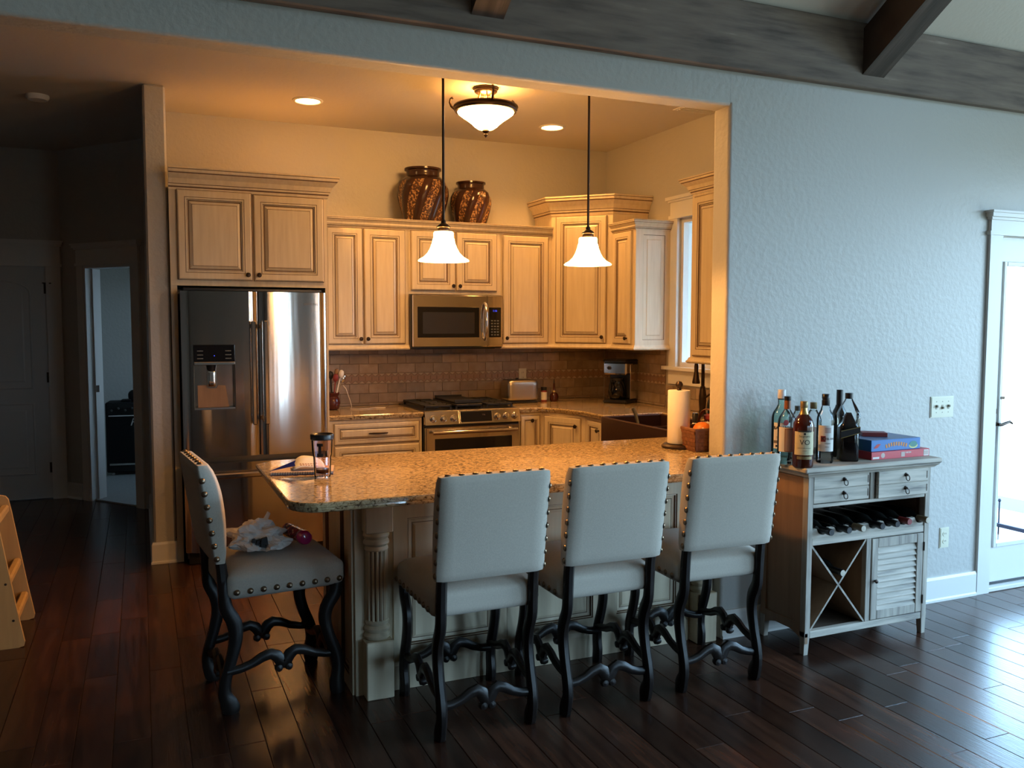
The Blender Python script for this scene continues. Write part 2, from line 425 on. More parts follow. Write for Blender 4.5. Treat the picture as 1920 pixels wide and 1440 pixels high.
# floor: base slab, then planks as parts
fb = MB().box(-4.2, 7.2, -5.2, 11.2, -.2, -.004)
floor = structure('floor', fb, 'gap')
def floor_planks():
    W_ = .131; cand = []
    cam = sc.camera; inv = cam.matrix_world.inverted(); F = 1612.3
    x = -1.31-10*W_; k = 0
    while x < RWX-.1:
        y = 0.9+rnd.random()*-.9
        while y < 8.6:
            L_ = rnd.uniform(.55, 1.5); y1 = min(y+L_, 8.6)
            cand.append((x, y, y1)); y = y1
        x += W_
    vis, rest = [], []
    for x, a, b in cand:
        ok = False
        for yy in (a, (a+b)/2, b):
            p = inv @ Vector((x+W_/2, yy, 0))
            if p.z < -.3:
                u, v_ = 960+F*p.x/-p.z, 720-F*p.y/-p.z
                if -60 < u < 1980 and v_ < 1500: ok = True
        cx, cy = x+W_/2, (a+b)/2
        hidden = (cx > 1.25 and cy > 3.75 and not cx > 4.2) or cy > 8.3 or (cx > .2 and cy > 6.1) or (cx > 4 and cy > 3.5) or (cx < -.7 and cy > 8.5)
        (vis if ok and not hidden else rest).append((x, a, b))
    vis.sort(key=lambda t: ((t[0])**2+(t[1]+.6)**2))
    rest += vis[300:]; vis = vis[:300]
    bases = {}
    for i, (x, a, b) in enumerate(vis):
        key = round((b-a)*12)/12
        h = MB().box(x+.0008, x+W_-.0008, a+.0008, b-.0008, -.012, 0, 0, .0016)
        obj('plank', h, 'floor', floor)
    mb = MB()
    for x, a, b in rest:
        if b > 8.55 and False: continue
        mb.box(x+.0008, x+W_-.0008, a+.0008, b-.0008, -.012, 0)
    obj('distant_planks', mb, 'floor', floor, 'stuff')
floor_planks()

def bull(x0, x1, y0, y1, z0, z1, r=.014): return MB().box(x0, x1, y0, y1, z0, z1, 0, r)
DX0, DX1, DZ = 4.487, 5.41, 2.075
wf = MB()
def rc(cx, cy, r, a0, n=5): return [(cx+r*math.cos(R(a0+90*k/n)), cy+r*math.sin(R(a0+90*k/n))) for k in range(n+1)]
wf.prism(rc(YW2-.016, ZH+.016, .016, -90)+[(YW2, 3.6), (YW, 3.6)]+rc(YW+.016, ZH+.016, .016, 180), -4.1, XJ+.001, lambda a, b, h: (h, a, b))
wf.prism([(DX0, YW), (DX0, YW2)]+rc(XJ+.016, YW2-.016, .016, 90)+rc(XJ+.016, YW+.016, .016, 180), 0, ZH+.016, lambda a, b, h: (a, b, h))
wf.box(XJ, DX0, YW, YW2, ZH+.016, 3.6); wf.box(DX0, DX1, YW, YW2, DZ, 3.6); wf.box(DX1, RWX+.15, YW, YW2, 0, 3.6)
structure('wall_front', wf, 'wall')
# living room shell behind the camera: gables left and right, low wall at the back, with windows
RY, RZ = -.60, 5.65
wr = MB()
def wall_with_holes(mb, a0, a1, z0, z1, holes, P):
    """rect wall in (a,z) with rectangular holes, built of strips; P(a,z,t) with thickness t 0..1"""
    xs = sorted({a0, a1, *[h[0] for h in holes], *[h[1] for h in holes]})
    for i in range(len(xs)-1):
        zs = [z0]; m = (xs[i]+xs[i+1])/2
        for h in sorted([h for h in holes if h[0] <= m <= h[1]], key=lambda h: h[2]): zs += [h[2], h[3]]
        zs.append(z1)
        for j in range(0, len(zs), 2):
            if zs[j+1]-zs[j] > 1e-4: mb.prism([(xs[i], zs[j]), (xs[i+1], zs[j]), (xs[i+1], zs[j+1]), (xs[i], zs[j+1])], 0, 1, P)
RWIN = [(-2.2, -.2, .25, 2.6), (.5, 2.7, .25, 2.6)]
wall_with_holes(wr, -4.75, 3.426, 0, 3.05, RWIN, lambda a, z, t: (RWX+.15*t, a, z))
GW = (-.9, .7, 3.12, 4.1)  # invented high window, added to brighten the upper wall and beam
for pg in ([(-4.75, 3.05), (GW[0], 3.05), (GW[0], 5.547)], [(GW[1], 3.05), (3.6, 3.05), (GW[1], 4.914)], [(GW[0], GW[3]), (GW[1], GW[3]), (GW[1], 4.914), (RY, 5.75), (GW[0], 5.547)], [(GW[0], 3.05), (GW[1], 3.05), (GW[1], GW[2]), (GW[0], GW[2])]):
    wr.prism(pg, RWX, RWX+.15, lambda a, b, h: (h, a, b))
structure('wall_right', wr, 'wall')
BWIN = [(2.95, 3.5, .08, 2.3), (5.05, 6.05, .08, 2.3)]
wb = MB(); wall_with_holes(wb, -4.1, RWX+.15, 0, 3.3, BWIN, lambda a, z, t: (a, -4.6-.15*t, z))
structure('wall_rear', wb, 'panelling')
wl = MB(); wl.prism([(-4.75, 0), (8.7, 0), (8.7, 3.05), (3.6, 3.05), (RY, 5.75), (-4.75, 3.05)], -4.1, -4.0, lambda a, b, h: (h, a, b))
structure('wall_left', wl, 'panelling')
ct = MB()
ct.prism([(3.43, 3.062), (RY, RZ), (RY, RZ+.15), (3.43, 3.25)], -4.1, RWX+.15, lambda a, b, h: (h, a, b))
ct.prism([(RY, RZ), (-4.75, 3.0), (-4.75, 3.2), (RY, RZ+.15)], -4.1, RWX+.15, lambda a, b, h: (h, a, b))
structure('ceiling_vaulted', ct, 'ceil')
structure('ceiling_kitchen', MB().box(-4.1, 4.0, YW2, 11.4, ZC, ZC+.12), 'ceil')
# windows behind the camera (frames with one pane each)
def plain_window(name, P, a0, a1, z0, z1, mull=1):
    f = MB(); t = .06
    for q in ((a0, a0+t, z0, z1), (a1-t, a1, z0, z1), (a0+t, a1-t, z0, z0+t), (a0+t, a1-t, z1-t, z1)):
        f.prism([(q[0], q[2]), (q[1], q[2]), (q[1], q[3]), (q[0], q[3])], .25, .75, P)
    for k in range(1, mull+1):
        m = a0+(a1-a0)*k/(mull+1); f.prism([(m-.03, z0+t), (m+.03, z0+t), (m+.03, z1-t), (m-.03, z1-t)], .25, .75, P)
    w_ = structure(name, f, 'trim')
    g = MB().prism([(a0+t, z0+t), (a1-t, z0+t), (a1-t, z1-t), (a0+t, z1-t)], .48, .52, P); obj('pane', g, 'pane', w_)
for i, h in enumerate(RWIN): plain_window('window_%d' % (i+2), lambda a, z, t: (RWX+.15*t, a, z), *h)
plain_window('window_4', lambda a, z, t: (a, -4.6-.15*t, z), *BWIN[0], mull=0)
plain_window('window_6', lambda a, z, t: (a, -4.6-.15*t, z), *BWIN[1], mull=0)
plain_window('window_5', lambda a, z, t: (RWX+.15*t, a, z), *GW, mull=1)
portal('daylight_portal', (RWX-.02, (GW[0]+GW[1])/2, (GW[2]+GW[3])/2), GW[3]-GW[2], GW[1]-GW[0], (0, R(90), 0))
for i, h in enumerate(RWIN): portal('daylight_portal', (RWX-.02, (h[0]+h[1])/2, (h[2]+h[3])/2), h[3]-h[2], h[1]-h[0], (0, R(90), 0))
for h in BWIN: portal('daylight_portal', ((h[0]+h[1])/2, -4.58, (h[2]+h[3])/2), h[1]-h[0], h[3]-h[2], (R(90), 0, 0))

# kitchen and hall walls
KW = [(4.93, 5.55, 1.235, 2.36)]                    # kitchen window opening along y
wk = MB(); wall_with_holes(wk, YW2, YB+.12, 0, ZC, KW, lambda a, z, t: (XR+.14*t, a, z))
structure('wall_east', wk, 'wall')
wallb = structure('wall_back', MB().box(.1, XR+.14, YB, YB+.12, 0, ZC), 'wall')
HB = 8.56; A2 = Vector((-.62, HB)); B2 = Vector((.05, 7.735)); d2 = (B2-A2).normalized(); n2 = Vector((-d2.y, d2.x)); L2 = (B2-A2).length
if n2.y < 0: n2 = -n2
structure('wall_hall', MB().box(.05, .183, 5.958, 7.735, 0, ZC, 0, .012), 'wall')
def PD(a, z, t): q = A2+d2*a+n2*(.12*t); return (q.x, q.y, z)
O0, O1, OZ = .305, .915, 2.05
wd = MB(); wall_with_holes(wd, -.0, L2+.1, 0, ZC, [(O0, O1, 0, OZ)], PD)
structure('wall_angled', wd, 'wall')
HD0, HD1 = -1.45, -.735
whb = MB(); wall_with_holes(whb, -4.1, -.60, 0, ZC, [(HD0, HD1, 0, 2.06)], lambda a, z, t: (a, HB+.12*t, z))
structure('wall_hall_end', whb, 'wall')
# far room beyond the angled doorway
fr = MB(); fr.box(-2.4, 2.6, 10.9, 11.0, 0, ZC); fr.box(-2.5, -2.4, HB+.12, 11, 0, ZC); fr.box(.12, 2.6, YB+.9, YB+1.0, 0, ZC)
wall_with_holes(fr, 7.5, 11, 0, ZC, [(8.6, 9.5, .9, 2.05)], lambda a, z, t: (2.5+.1*t, a, z))
structure('wall_far', fr, 'wall')
portal('daylight_portal', (2.48, 9.05, 1.47), 1.15, .9, (0, R(90), 0))
cp = MB(); cp.prism([(A2.x+d2.x*O0+n2.x*.02, A2.y+d2.y*O0+n2.y*.02), (A2.x+d2.x*(L2+.15)+n2.x*.02, A2.y+d2.y*(L2+.15)+n2.y*.02), (1.5, 7.69), (2.49, 7.69), (2.49, 10.89), (-2.39, 10.89), (-2.39, HB+.13), (-.46, HB+.13)], -.01, .012, lambda a, b, h: (a, b, h))
cpo = obj('carpet', cp, 'carpet'); tag(cpo, 'pale grey carpet of the room beyond the hall doorway', 'carpet')

# baseboards
BP = [(0, 0), (.022, 0), (.022, .012), (.016, .02), (.016, .125), (.010, .14), (0, .14)]
def baseboard(name, path): structure(name, MB().molding(path, BP), 'trim')
baseboard('baseboard_front', [(XJ, YW2), (XJ, YW), (4.395, YW)][::1] if False else [(2.611, YW), (4.395, YW)])
baseboard('baseboard_hall', [(.05, 7.70), (.05, 5.958), (.183, 5.958), (.183, 6.02)])
baseboard('baseboard_angled', [(A2.x, A2.y), (A2.x+d2.x*.2, A2.y+d2.y*.2)])

# ------------------------------------------------------------------ doors and door trim
def casing(name, P, a0, a1, zt, wd_=.09, head=.18, cap=True, left=True, right=True):
    f = MB(); t = 1.0
    def bx(x0, x1, z0, z1, th, th0=0): f.prism([(x0, z0), (x1, z0), (x1, z1), (x0, z1)], -th, -th0, P)
    if left: bx(a0-wd_, a0, 0, zt, .018)
    if right: bx(a1, a1+wd_, 0, zt, .018)
    x0 = a0-wd_; x1 = a1+wd_
    bx(x0-.012, x1+.012, zt, zt+.022, .026); bx(x0, x1, zt+.022, zt+head-.05, .020)
    bx(x0-.012, x1+.012, zt+head-.05, zt+head-.035, .032); bx(x0-.022, x1+.022, zt+head-.035, zt+head-.012, .045); bx(x0-.032, x1+.032, zt+head-.012, zt+head, .055)
    return structure(name, f, 'trim')
PF = lambda a, z, t: (a, YW+t, z)                    # t<0 towards the living room
casing('trim_1', PF, DX0+.012, DX1-.012, DZ-.012, .1, .135)
# glazed exterior door
d3 = MB(); y0, y1 = YW+.035, YW+.08
gx0, gx1, gz0, gz1 = 4.60, 5.30, .27, 1.90
for q in ((DX0+.014, gx0, .03, DZ-.02), (gx1, DX1-.014, .03, DZ-.02), (gx0, gx1, .03, gz0), (gx0, gx1, gz1, DZ-.02)): d3.box(q[0], q[1], y0, y1, q[2], q[3])
for q in ((gx0-.022, gx0+.004, gz0-.022, gz1+.022), (gx1-.004, gx1+.022, gz0-.022, gz1+.022), (gx0+.004, gx1-.004, gz0-.022, gz0+.004), (gx0+.004, gx1-.004, gz1-.004, gz1+.022)):
    d3.box(q[0], q[1], y0-.010, y0+.004, q[2], q[3], 0, .003)
d3.box(DX0+.001, DX0+.014, YW+.02, YW2-.001, 0, DZ-.001); d3.box(DX0+.014, DX1, YW+.02, YW2-.001, DZ-.014, DZ-.001)
door3 = structure('door_3', d3, 'trim')
obj('pane', MB().box(gx0-.005, gx1+.005, y0+.018, y0+.026, gz0-.005, gz1+.005), 'pane', door3)
obj('threshold', MB().box(DX0+.002, DX1-.002, YW-.015, YW2, 0.0005, .026, 0, .004), 'trim', door3)
obj('door_sweep', MB().box(DX0+.02, DX1-.02, y0-.006, y0+.002, .028, .042), 'black', door3)
hp = MB(); pl = [(4.528+.019*math.cos(a), .884+.019*math.sin(a)) for a in [math.pi+math.pi*k/6 for k in range(7)]]+[(4.528+.019*math.cos(a), 1.125+.019*math.sin(a)) for a in [math.pi*k/6 for k in range(7)]]
hp.prism(pl, y0-.010, y0+.001, lambda a, b, h: (a, h, b))
obj('handle_plate', hp, 'bronze', door3)
hl = MB(); hl.tube([(4.53, y0-.005, .985), (4.53, y0-.045, .985)], .011, 10)
hl.tube([(4.53, y0-.045, .985), (4.555, y0-.05, .983), (4.59, y0-.05, .992), (4.62, y0-.05, .998), (4.65, y0-.046, .985)], [.010, .010, .009, .008, .005], 10)
obj('handle', hl, 'bronze', door3)
tt = MB(); tt.lathe([(.013, 0), (.015, .006), (.013, .012)], (4.528, y0-.009, 1.06), 14, (0, -1, 0)); tt.box(4.523, 4.533, y0-.034, y0-.02, 1.045, 1.075, 0, .003)
obj('thumb_turn', tt, 'bronze', door3)
obj('latch_bolt', MB().box(4.585, 4.625, y0-.012, y0-.002, 1.125, 1.142, 0, .003), 'bronze', door3)

# hall end door (two recessed panels) and its casing
PH = lambda a, z, t: (a, HB+t, z)
casing('trim_2', PH, HD0+.01, HD1-.01, 2.05, .115, .225)
d1 = MB(); d1.box(HD0+.005, HD1-.005, HB+.012, HB+.05, .008, 2.052)
RP = [(0, .0), (.012, .006), (.022, -.004), (.05, -.004), (.075, .004)]
d1.T = Matrix(((1, 0, 0, 0), (0, 0, -1, HB+.011), (0, 1, 0, 0), (0, 0, 0, 1)))
xa_, xb_ = HD0+.13, HD1-.13; RQ = [(0, .0), (-.012, .006), (-.022, -.004), (-.05, -.004), (-.075, .004)]
d1.slab([(xa_, .22), (xb_, .22), (xb_, .86), (xa_, .86)], RQ)
d1.slab([(xa_, .98), (xb_, .98)]+[((xa_+xb_)/2+(xb_-xa_)/2*math.cos(R(a)), 1.82+.11*math.sin(R(a))) for a in range(0, 181, 15)], RQ)
d1.T = None
door1 = structure('door_1', d1, 'halldoor')
for z in (.28, 1.08, 1.86):
    h = MB().lathe([(.007, -.045), (.007, .045)], (HD1-.004, HB+.006, z), 8); h.box(HD1-.03, HD1+.0, HB+.009, HB+.013, z-.045, z+.045); obj('hinge', h, 'bronze', door1)
h = MB().tube([(HD1-.01, HB+.004, 1.905), (HD1-.02, HB-.04, 1.905), (HD1-.03, HB-.06, 1.905)], .005, 6); h.tube([(HD1-.0, HB+.004, 1.905), (HD1+.03, HB-.03, 1.905)], .005, 6)
obj('door_stop', h, 'bronze', door1)
# angled doorway casing with pocket door edge and strike plate
PA = lambda a, z, t: (lambda q: (q.x, q.y, z))(A2+d2*a+n2*t)
casing('trim_3', PA, O0, O1, OZ, .085, .19)
jb = MB()
jb.prism([(O0-.0, 0), (O0+.022, 0), (O0+.022, OZ), (O0, OZ)], -.012, .135, PA); jb.prism([(O1-.022, 0), (O1, 0), (O1, OZ), (O1-.022, OZ)], -.012, .135, PA)
jb.prism([(O0+.022, OZ-.022), (O1-.022, OZ-.022), (O1-.022, OZ), (O0+.022, OZ)], -.012, .135, PA)
jb.prism([(O0+.022, 0), (O0+.036, 0), (O0+.036, OZ-.022), (O0+.022, OZ-.022)], .05, .085, PA)
jb = structure('door_2', jb, 'trim')
obj('strike_plate', MB().prism([(.895, .955), (.955, .955), (.955, 1.015), (.895, 1.015)], 0, .002, lambda z, b, t: PA(O0+.036+t, b, .052+(z-.895)*.5)), 'bronze', jb)

# ------------------------------------------------------------------ kitchen window trim (right-hand kitchen wall)
PK = lambda a, z, t: (XR+t, a, z)
wt = MB()
def kb(a0, a1, z0, z1, th): wt.prism([(a0, z0), (a1, z0), (a1, z1), (a0, z1)], -th, -.0005, PK)
kb(5.55, 5.645, 1.235, 2.36, .02); kb(4.84, 4.93, 1.235, 2.36, .02)
kb(4.83, 5.66, 2.36, 2.385, .028); kb(4.84, 5.645, 2.385, 2.485, .021); kb(4.83, 5.66, 2.485, 2.50, .034); kb(4.815, 5.675, 2.50, 2.525, .05)
kb(4.80, 5.69, 1.208, 1.235, .055); kb(4.84, 5.645, 1.10, 1.208, .02)
wt.prism([(4.93, 1.235), (4.96, 1.235), (4.96, 2.36), (4.93, 2.36)], .02, .12, PK); wt.prism([(5.52, 1.235), (5.55, 1.235), (5.55, 2.36), (5.52, 2.36)], .02, .12, PK)
wt.prism([(4.96, 1.235), (5.52, 1.235), (5.52, 1.27), (4.96, 1.27)], .02, .12, PK); wt.prism([(4.96, 2.325), (5.52, 2.325), (5.52, 2.36), (4.96, 2.36)], .02, .12, PK)
win1 = structure('window_1', wt, 'trim')
obj('pane', MB().prism([(4.955, 1.265), (5.525, 1.265), (5.525, 2.33), (4.955, 2.33)], .06, .066, PK), 'pane', win1)
portal('daylight_portal', (XR+.15, 5.24, 1.8), 1.1, .6, (0, R(90), 0))

structure('roof_eave', MB().box(XR+.16, XR+4.0, 4.65, 11.2, 2.48, 2.60), 'ceil')  # unseen eave, added to cut skylight through the kitchen window

# ------------------------------------------------------------------ beams
YBM = 3.376
bm = MB(); bm.box(-4.0, RWX-.001, YBM, YW-.001, 2.755, 3.075, 0, .006)
tag(obj('wall_beam', bm, 'beam'), 'long grey-brown timber beam running along the wall above the kitchen opening', 'beam')
def rafter(cx, label):
    hw = .072; sl = .65; zb = 2.817; zt = 3.055; ye = RY
    pr = [(YBM, zb), (ye, zb+sl*(YBM-ye)), (ye, zt+sl*(YBM-ye)-.01), (YBM, zt-.01)]
    t = MB(); t.prism(pr, cx-hw, cx+hw, lambda a, b, h: (h, a, b))
    tag(obj('ceiling_rafter', t, 'rafter'), label, 'beam', 'rafters under the sloped ceiling')
rafter(3.455, 'dark sloping rafter above the pale wall, nearer the glass door')
rafter(1.345, 'rafter end just showing at the top edge above the ceiling lamp')

# ------------------------------------------------------------------ kitchen cabinets
DPROF = [(0, 0), (0, .013), (.003, .0135), (.010, .020), (.046, .0205), (.0485, .0175), (.052, .0195), (.060, .0185), (.0625, .011), (.067, .0115), (.0695, .0095), (.073, .0105), (.090, .0185), (.0925, .0172), (.0945, .0182)]
DMI = [0, 1, 0, 0, 1, 0, 0, 1, 0, 1, 1, 0, 1, 0]
class Face:
    """a vertical cabinet face: origin XY, direction u (left to right as seen), outward w"""
    def __init__(s, ox, oy, ux, uy):
        l = math.hypot(ux, uy); s.o = Vector((ox, oy, 0)); s.u = Vector((ux/l, uy/l, 0)); s.w = Vector((s.u.y, -s.u.x, 0)); s.v = Vector((0, 0, 1))
    def p(s, a, z, k=0): return s.o+s.u*a+s.w*k+Vector((0, 0, z))
def knob_mb(F, a, z, k0=.02):
    return MB().lathe([(.007, 0), (.005, .006), (.006, .012), (.014, .017), (.0155, .022), (.012, .028), (.0, .030)], F.p(a, z, k0), 14, F.w)
def door(F, a0, a1, z0, z1, parent, knob=None, name='door', drawer=False, pull=False, scale=None):
    wd_, h = a1-a0, z1-z0; sc_ = scale or min(1.0, min(wd_, h)/.30)
    prof = [(d*sc_ if d > .011 else d, k) for d, k in DPROF]
    d = obj(name, MB().rings(F.p(a0, z0), F.u, F.v, F.w, wd_, h, prof, DMI), ['cream', 'glaze'], parent)
    if knob: obj('knob', knob_mb(F, *knob), 'knob', d)
    if pull:
        c = (a0+a1)/2; zc = (z0+z1)/2; pm = MB()
        pm.tube([F.p(c-.055, zc, .018), F.p(c-.055, zc, .034)], .005, 8); pm.tube([F.p(c+.055, zc, .018), F.p(c+.055, zc, .034)], .005, 8)
        pm.tube([F.p(c-.07, zc, .034), F.p(c-.04, zc, .037), F.p(c, zc, .039), F.p(c+.04, zc, .037), F.p(c+.07, zc, .034)], [.004, .007, .008, .007, .004], 8)
        obj('handle', pm, 'knob', d)
    return d
def body(F, a0, a1, z0, z1, depth, parent, toe=0):
    b = MB(); b.prism([(a0, z0+toe), (a1, z0+toe), (a1, z1), (a0, z1)], 0, -depth, lambda a, z, k: F.p(a, z, k))
    if toe: b.prism([(a0, z0), (a1, z0), (a1, z0+toe), (a0, z0+toe)], -.07, -depth, lambda a, z, k: F.p(a, z, k))
    return obj('carcass', b, 'cream', parent)
def groove(F, a0, a1, z, k, parent, name='glazed_bead'):
    obj(name, MB().prism([(a0, z-.002), (a1, z-.002), (a1, z+.002), (a0, z+.002)], k-.001, k+.0012, lambda a, z_, q: F.p(a, z_, q)), 'glaze', parent)
CROWN = lambda z0, h, o: ([(0, z0), (.006, z0), (.010, z0+h*.10), (.010, z0+h*.16), (.016, z0+h*.18), (.016, z0+h*.26), (.022, z0+h*.28), (o*.45, z0+h*.50), (o*.80, z0+h*.72), (o*.82, z0+h*.76), (o*.90, z0+h*.78), (o*.92, z0+h*.90), (o, z0+h*.92), (o, z0+h), (0, z0+h)],
                            [0, 0, 1, 0, 0, 1, 0, 0, 1, 0, 0, 1, 0, 0])
def crown(name, path, z0, h, o, label):
    pr, ms = CROWN(z0, h, o)
    return tag(obj(name, MB().molding(path, pr, False, 0, ms), ['cream', 'glaze']), label, 'molding')
RAIL = lambda z: [(0, z-.040), (.012, z-.040), (.022, z-.032), (.022, z-.024), (.014, z-.018), (.008, z-.004), (.008, z), (0, z)]

YU = 6.35; FB_ = Face(0, YU, 1, 0)
# over the fridge
FF = Face(0, 5.92, 1, 0)
t = thing('upper_cabinet', 'deep cream cabinet with two glazed doors set above the refrigerator', 'cabinet', (.68, 6.3, 1.80))
body(FF, .187, 1.185, 1.80, 2.43, YB-5.92-.002, t)
door(FF, .232, .690, 1.836, 2.408, t, (.660, 1.875)); door(FF, .700, 1.160, 1.836, 2.400, t, (.730, 1.875))
obj('side_panel', MB().box(1.168, 1.186, 5.925, YB-.003, 0.002, 1.80), 'cream', t)
obj('filler_strip', MB().box(.187, .226, 5.93, 6.0, 0.002, 1.80), 'cream', t)
crown('crown_molding', [(.187, 5.92), (1.186, 5.92), (1.186, YB-.003)], 2.405, .135, .075, 'tall stepped crown molding topping the cabinet over the refrigerator')
# two-door left of the microwave
t = thing('upper_cabinet', 'cream two-door wall cabinet between the refrigerator and the microwave', 'cabinet', (1.56, 6.5, 1.37), 'wall cabinets on the back wall')
body(FB_, 1.19, 1.885, 1.372, 2.30, YB-YU-.002, t); door(FB_, 1.262, 1.528, 1.405, 2.262, t, (1.507, 1.445)); door(FB_, 1.538, 1.855, 1.405, 2.262, t, (1.560, 1.445))
obj('light_rail', MB().molding([(1.19, YU), (1.885, YU)], RAIL(1.40)), 'cream', t)
t = thing('upper_cabinet', 'short cream two-door wall cabinet directly above the microwave', 'cabinet', (2.25, 6.5, 1.79), 'wall cabinets on the back wall')
body(FB_, 1.886, 2.636, 1.785, 2.30, YB-YU-.002, t); door(FB_, 1.900, 2.256, 1.812, 2.266, t, (2.234, 1.85)); door(FB_, 2.264, 2.606, 1.812, 2.266, t, (2.288, 1.85))
t = thing('upper_cabinet', 'cream one-door wall cabinet between the microwave and the corner cabinet', 'cabinet', (2.86, 6.5, 1.37), 'wall cabinets on the back wall')
body(FB_, 2.637, 3.088, 1.372, 2.30, YB-YU-.002, t); door(FB_, 2.655, 3.058, 1.402, 2.262, t, (2.684, 1.445))
obj('light_rail', MB().molding([(2.637, YU), (3.088, YU)], RAIL(1.40)), 'cream', t)
crown('crown_molding', [(1.19, YU), (3.088, YU)], 2.268, .072, .045, 'long low crown molding with two pots standing above it')
# diagonal corner cabinet
CA, CB = (3.09, 6.35), (3.452, 5.988)
FD = Face(*CA, CB[0]-CA[0], CB[1]-CA[1]); LD = math.hypot(CB[0]-CA[0], CB[1]-CA[1])
t = thing('corner_cabinet', 'tall cream diagonal corner cabinet with one door, higher than its neighbours', 'cabinet', (3.5, 6.4, 1.37))
obj('carcass', MB().slab([CA, CB, (XR-.002, 5.988), (XR-.002, YB-.002), (3.09, YB-.002)], [(0, 1.372), (0, 2.46)]), 'cream', t)
door(FD, .040, LD-.045, 1.405, 2.42, t, (LD-.075, 1.455))
obj('light_rail', MB().molding([CA, CB], RAIL(1.40)), 'cream', t)
crown('crown_molding', [(3.09, YB-.003), CA, CB, (XR-.003, 5.988)], 2.43, .145, .075, 'angled crown molding on top of the tall corner cabinet')
# right wall: cabinet before the window
FR = Face(3.452, 5.987, 0, -1)
t = thing('upper_cabinet', 'narrow cream wall cabinet with panelled end, between corner cabinet and window', 'cabinet', (3.6, 5.8, 1.37))
body(FR, 0, .345, 1.372, 2.30, XR-3.452-.002, t); door(FR, .035, .305, 1.405, 2.268, t, (.262, 1.45))
FE = Face(3.452, 5.642, 1, 0)
obj('end_panel', MB().rings(FE.p(0, 1.372, 0), FE.u, FE.v, FE.w, XR-3.454, .93, [(0, 0), (0, .004), (.066, .004), (.069, .0005), (.074, .0005), (.076, -.004), (.088, -.004), (.105, .003)], [0, 0, 1, 0, 1, 0, 0]), ['cream', 'glaze'], t)
obj('light_rail', MB().molding([(3.452, 5.987), (3.452, 5.640), (XR-.003, 5.640)], RAIL(1.40)), 'cream', t)
crown('crown_molding', [(3.452, 5.987), (3.452, 5.640), (XR-.003, 5.640)], 2.272, .072, .045, 'short crown molding turning the corner on the narrow cabinet before the window')
# right wall: tall cabinet nearer the camera
FR2 = Face(3.43, 4.888, 0, -1)
t = thing('upper_cabinet', 'cream wall cabinet on the near side of the kitchen window, half hidden by the opening', 'cabinet', (3.6, 4.5, 1.3))
body(FR2, 0, .80, 1.315, 2.44, XR-3.43-.002, t); door(FR2, .040, .395, 1.345, 2.405, t, (.37, 1.385)); door(FR2, .405, .76, 1.345, 2.405, t, (.43, 1.385))
obj('light_rail', MB().molding([(XR-.06, 4.888), (3.43, 4.888), (3.43, 4.09)], RAIL(1.335)), 'cream', t)
crown('crown_molding', [(XR-.06, 4.888), (3.43, 4.888), (3.43, 4.09)], 2.425, .105, .07, 'crown molding of the wall cabinet on the near side of the window')

# ---- base cabinets
FBB = Face(0, 6.03, 1, 0)
t = thing('base_cabinet', 'cream drawer base cabinet between the refrigerator and the range', 'cabinet', (1.54, 6.3, 0))
body(FBB, 1.19, 1.882, 0, .874, YB-6.03-.002, t, .1)
door(FBB, 1.235, 1.862, .700, .852, t, None, 'drawer', pull=True, scale=.62); door(FBB, 1.235, 1.862, .420, .690, t, None, 'drawer', pull=True, scale=.8); door(FBB, 1.235, 1.862, .13, .41, t, None, 'drawer', pull=True, scale=.8)
t = thing('base_cabinet', 'narrow cream base cabinet with one knob, right beside the range', 'cabinet', (2.75, 6.3, 0))
body(FBB, 2.652, 2.858, 0, .874, YB-6.03-.002, t, .1); door(FBB, 2.672, 2.838, .13, .852, t, (2.760, .815))
CC, CD = (2.86, 6.03), (3.04, 5.66)
FDD = Face(*CC, CD[0]-CC[0], CD[1]-CC[1]); LDD = math.hypot(CD[0]-CC[0], CD[1]-CC[1])
t = thing('corner_base_cabinet', 'angled cream base cabinet in the corner between range and sink', 'cabinet', (3.2, 6.2, 0))
obj('carcass', MB().slab([CC, CD, (XR-.002, 5.66), (XR-.002, YB-.002), (2.86, YB-.002)], [(0, .1), (0, .874)]), 'cream', t)
door(FDD, .03, LDD-.03, .13, .852, t, (LDD-.065, .79))
FSB = Face(3.04, 5.659, 0, -1)
t = thing('sink_base_cabinet', 'cream base cabinet run carrying the dark apron sink', 'cabinet', (3.4, 5.0, 0))
bb = MB(); bb.prism([(0, .1), (.34, .1), (.34, .874), (0, .874)], 0, -.735, lambda a, z, k: FSB.p(a, z, k)); bb.prism([(.34, .1), (1.26, .1), (1.26, .655), (.34, .655)], 0, -.735, lambda a, z, k: FSB.p(a, z, k)); bb.prism([(1.26, .1), (1.515, .1), (1.515, .874), (1.26, .874)], 0, -.735, lambda a, z, k: FSB.p(a, z, k))
obj('carcass', bb, 'cream', t); door(FSB, .06, .275, .13, .852, t, (.25, .79)); door(FSB, .36, .79, .13, .63, t, (.76, .59)); door(FSB, .80, 1.24, .13, .63, t, (.83, .59))

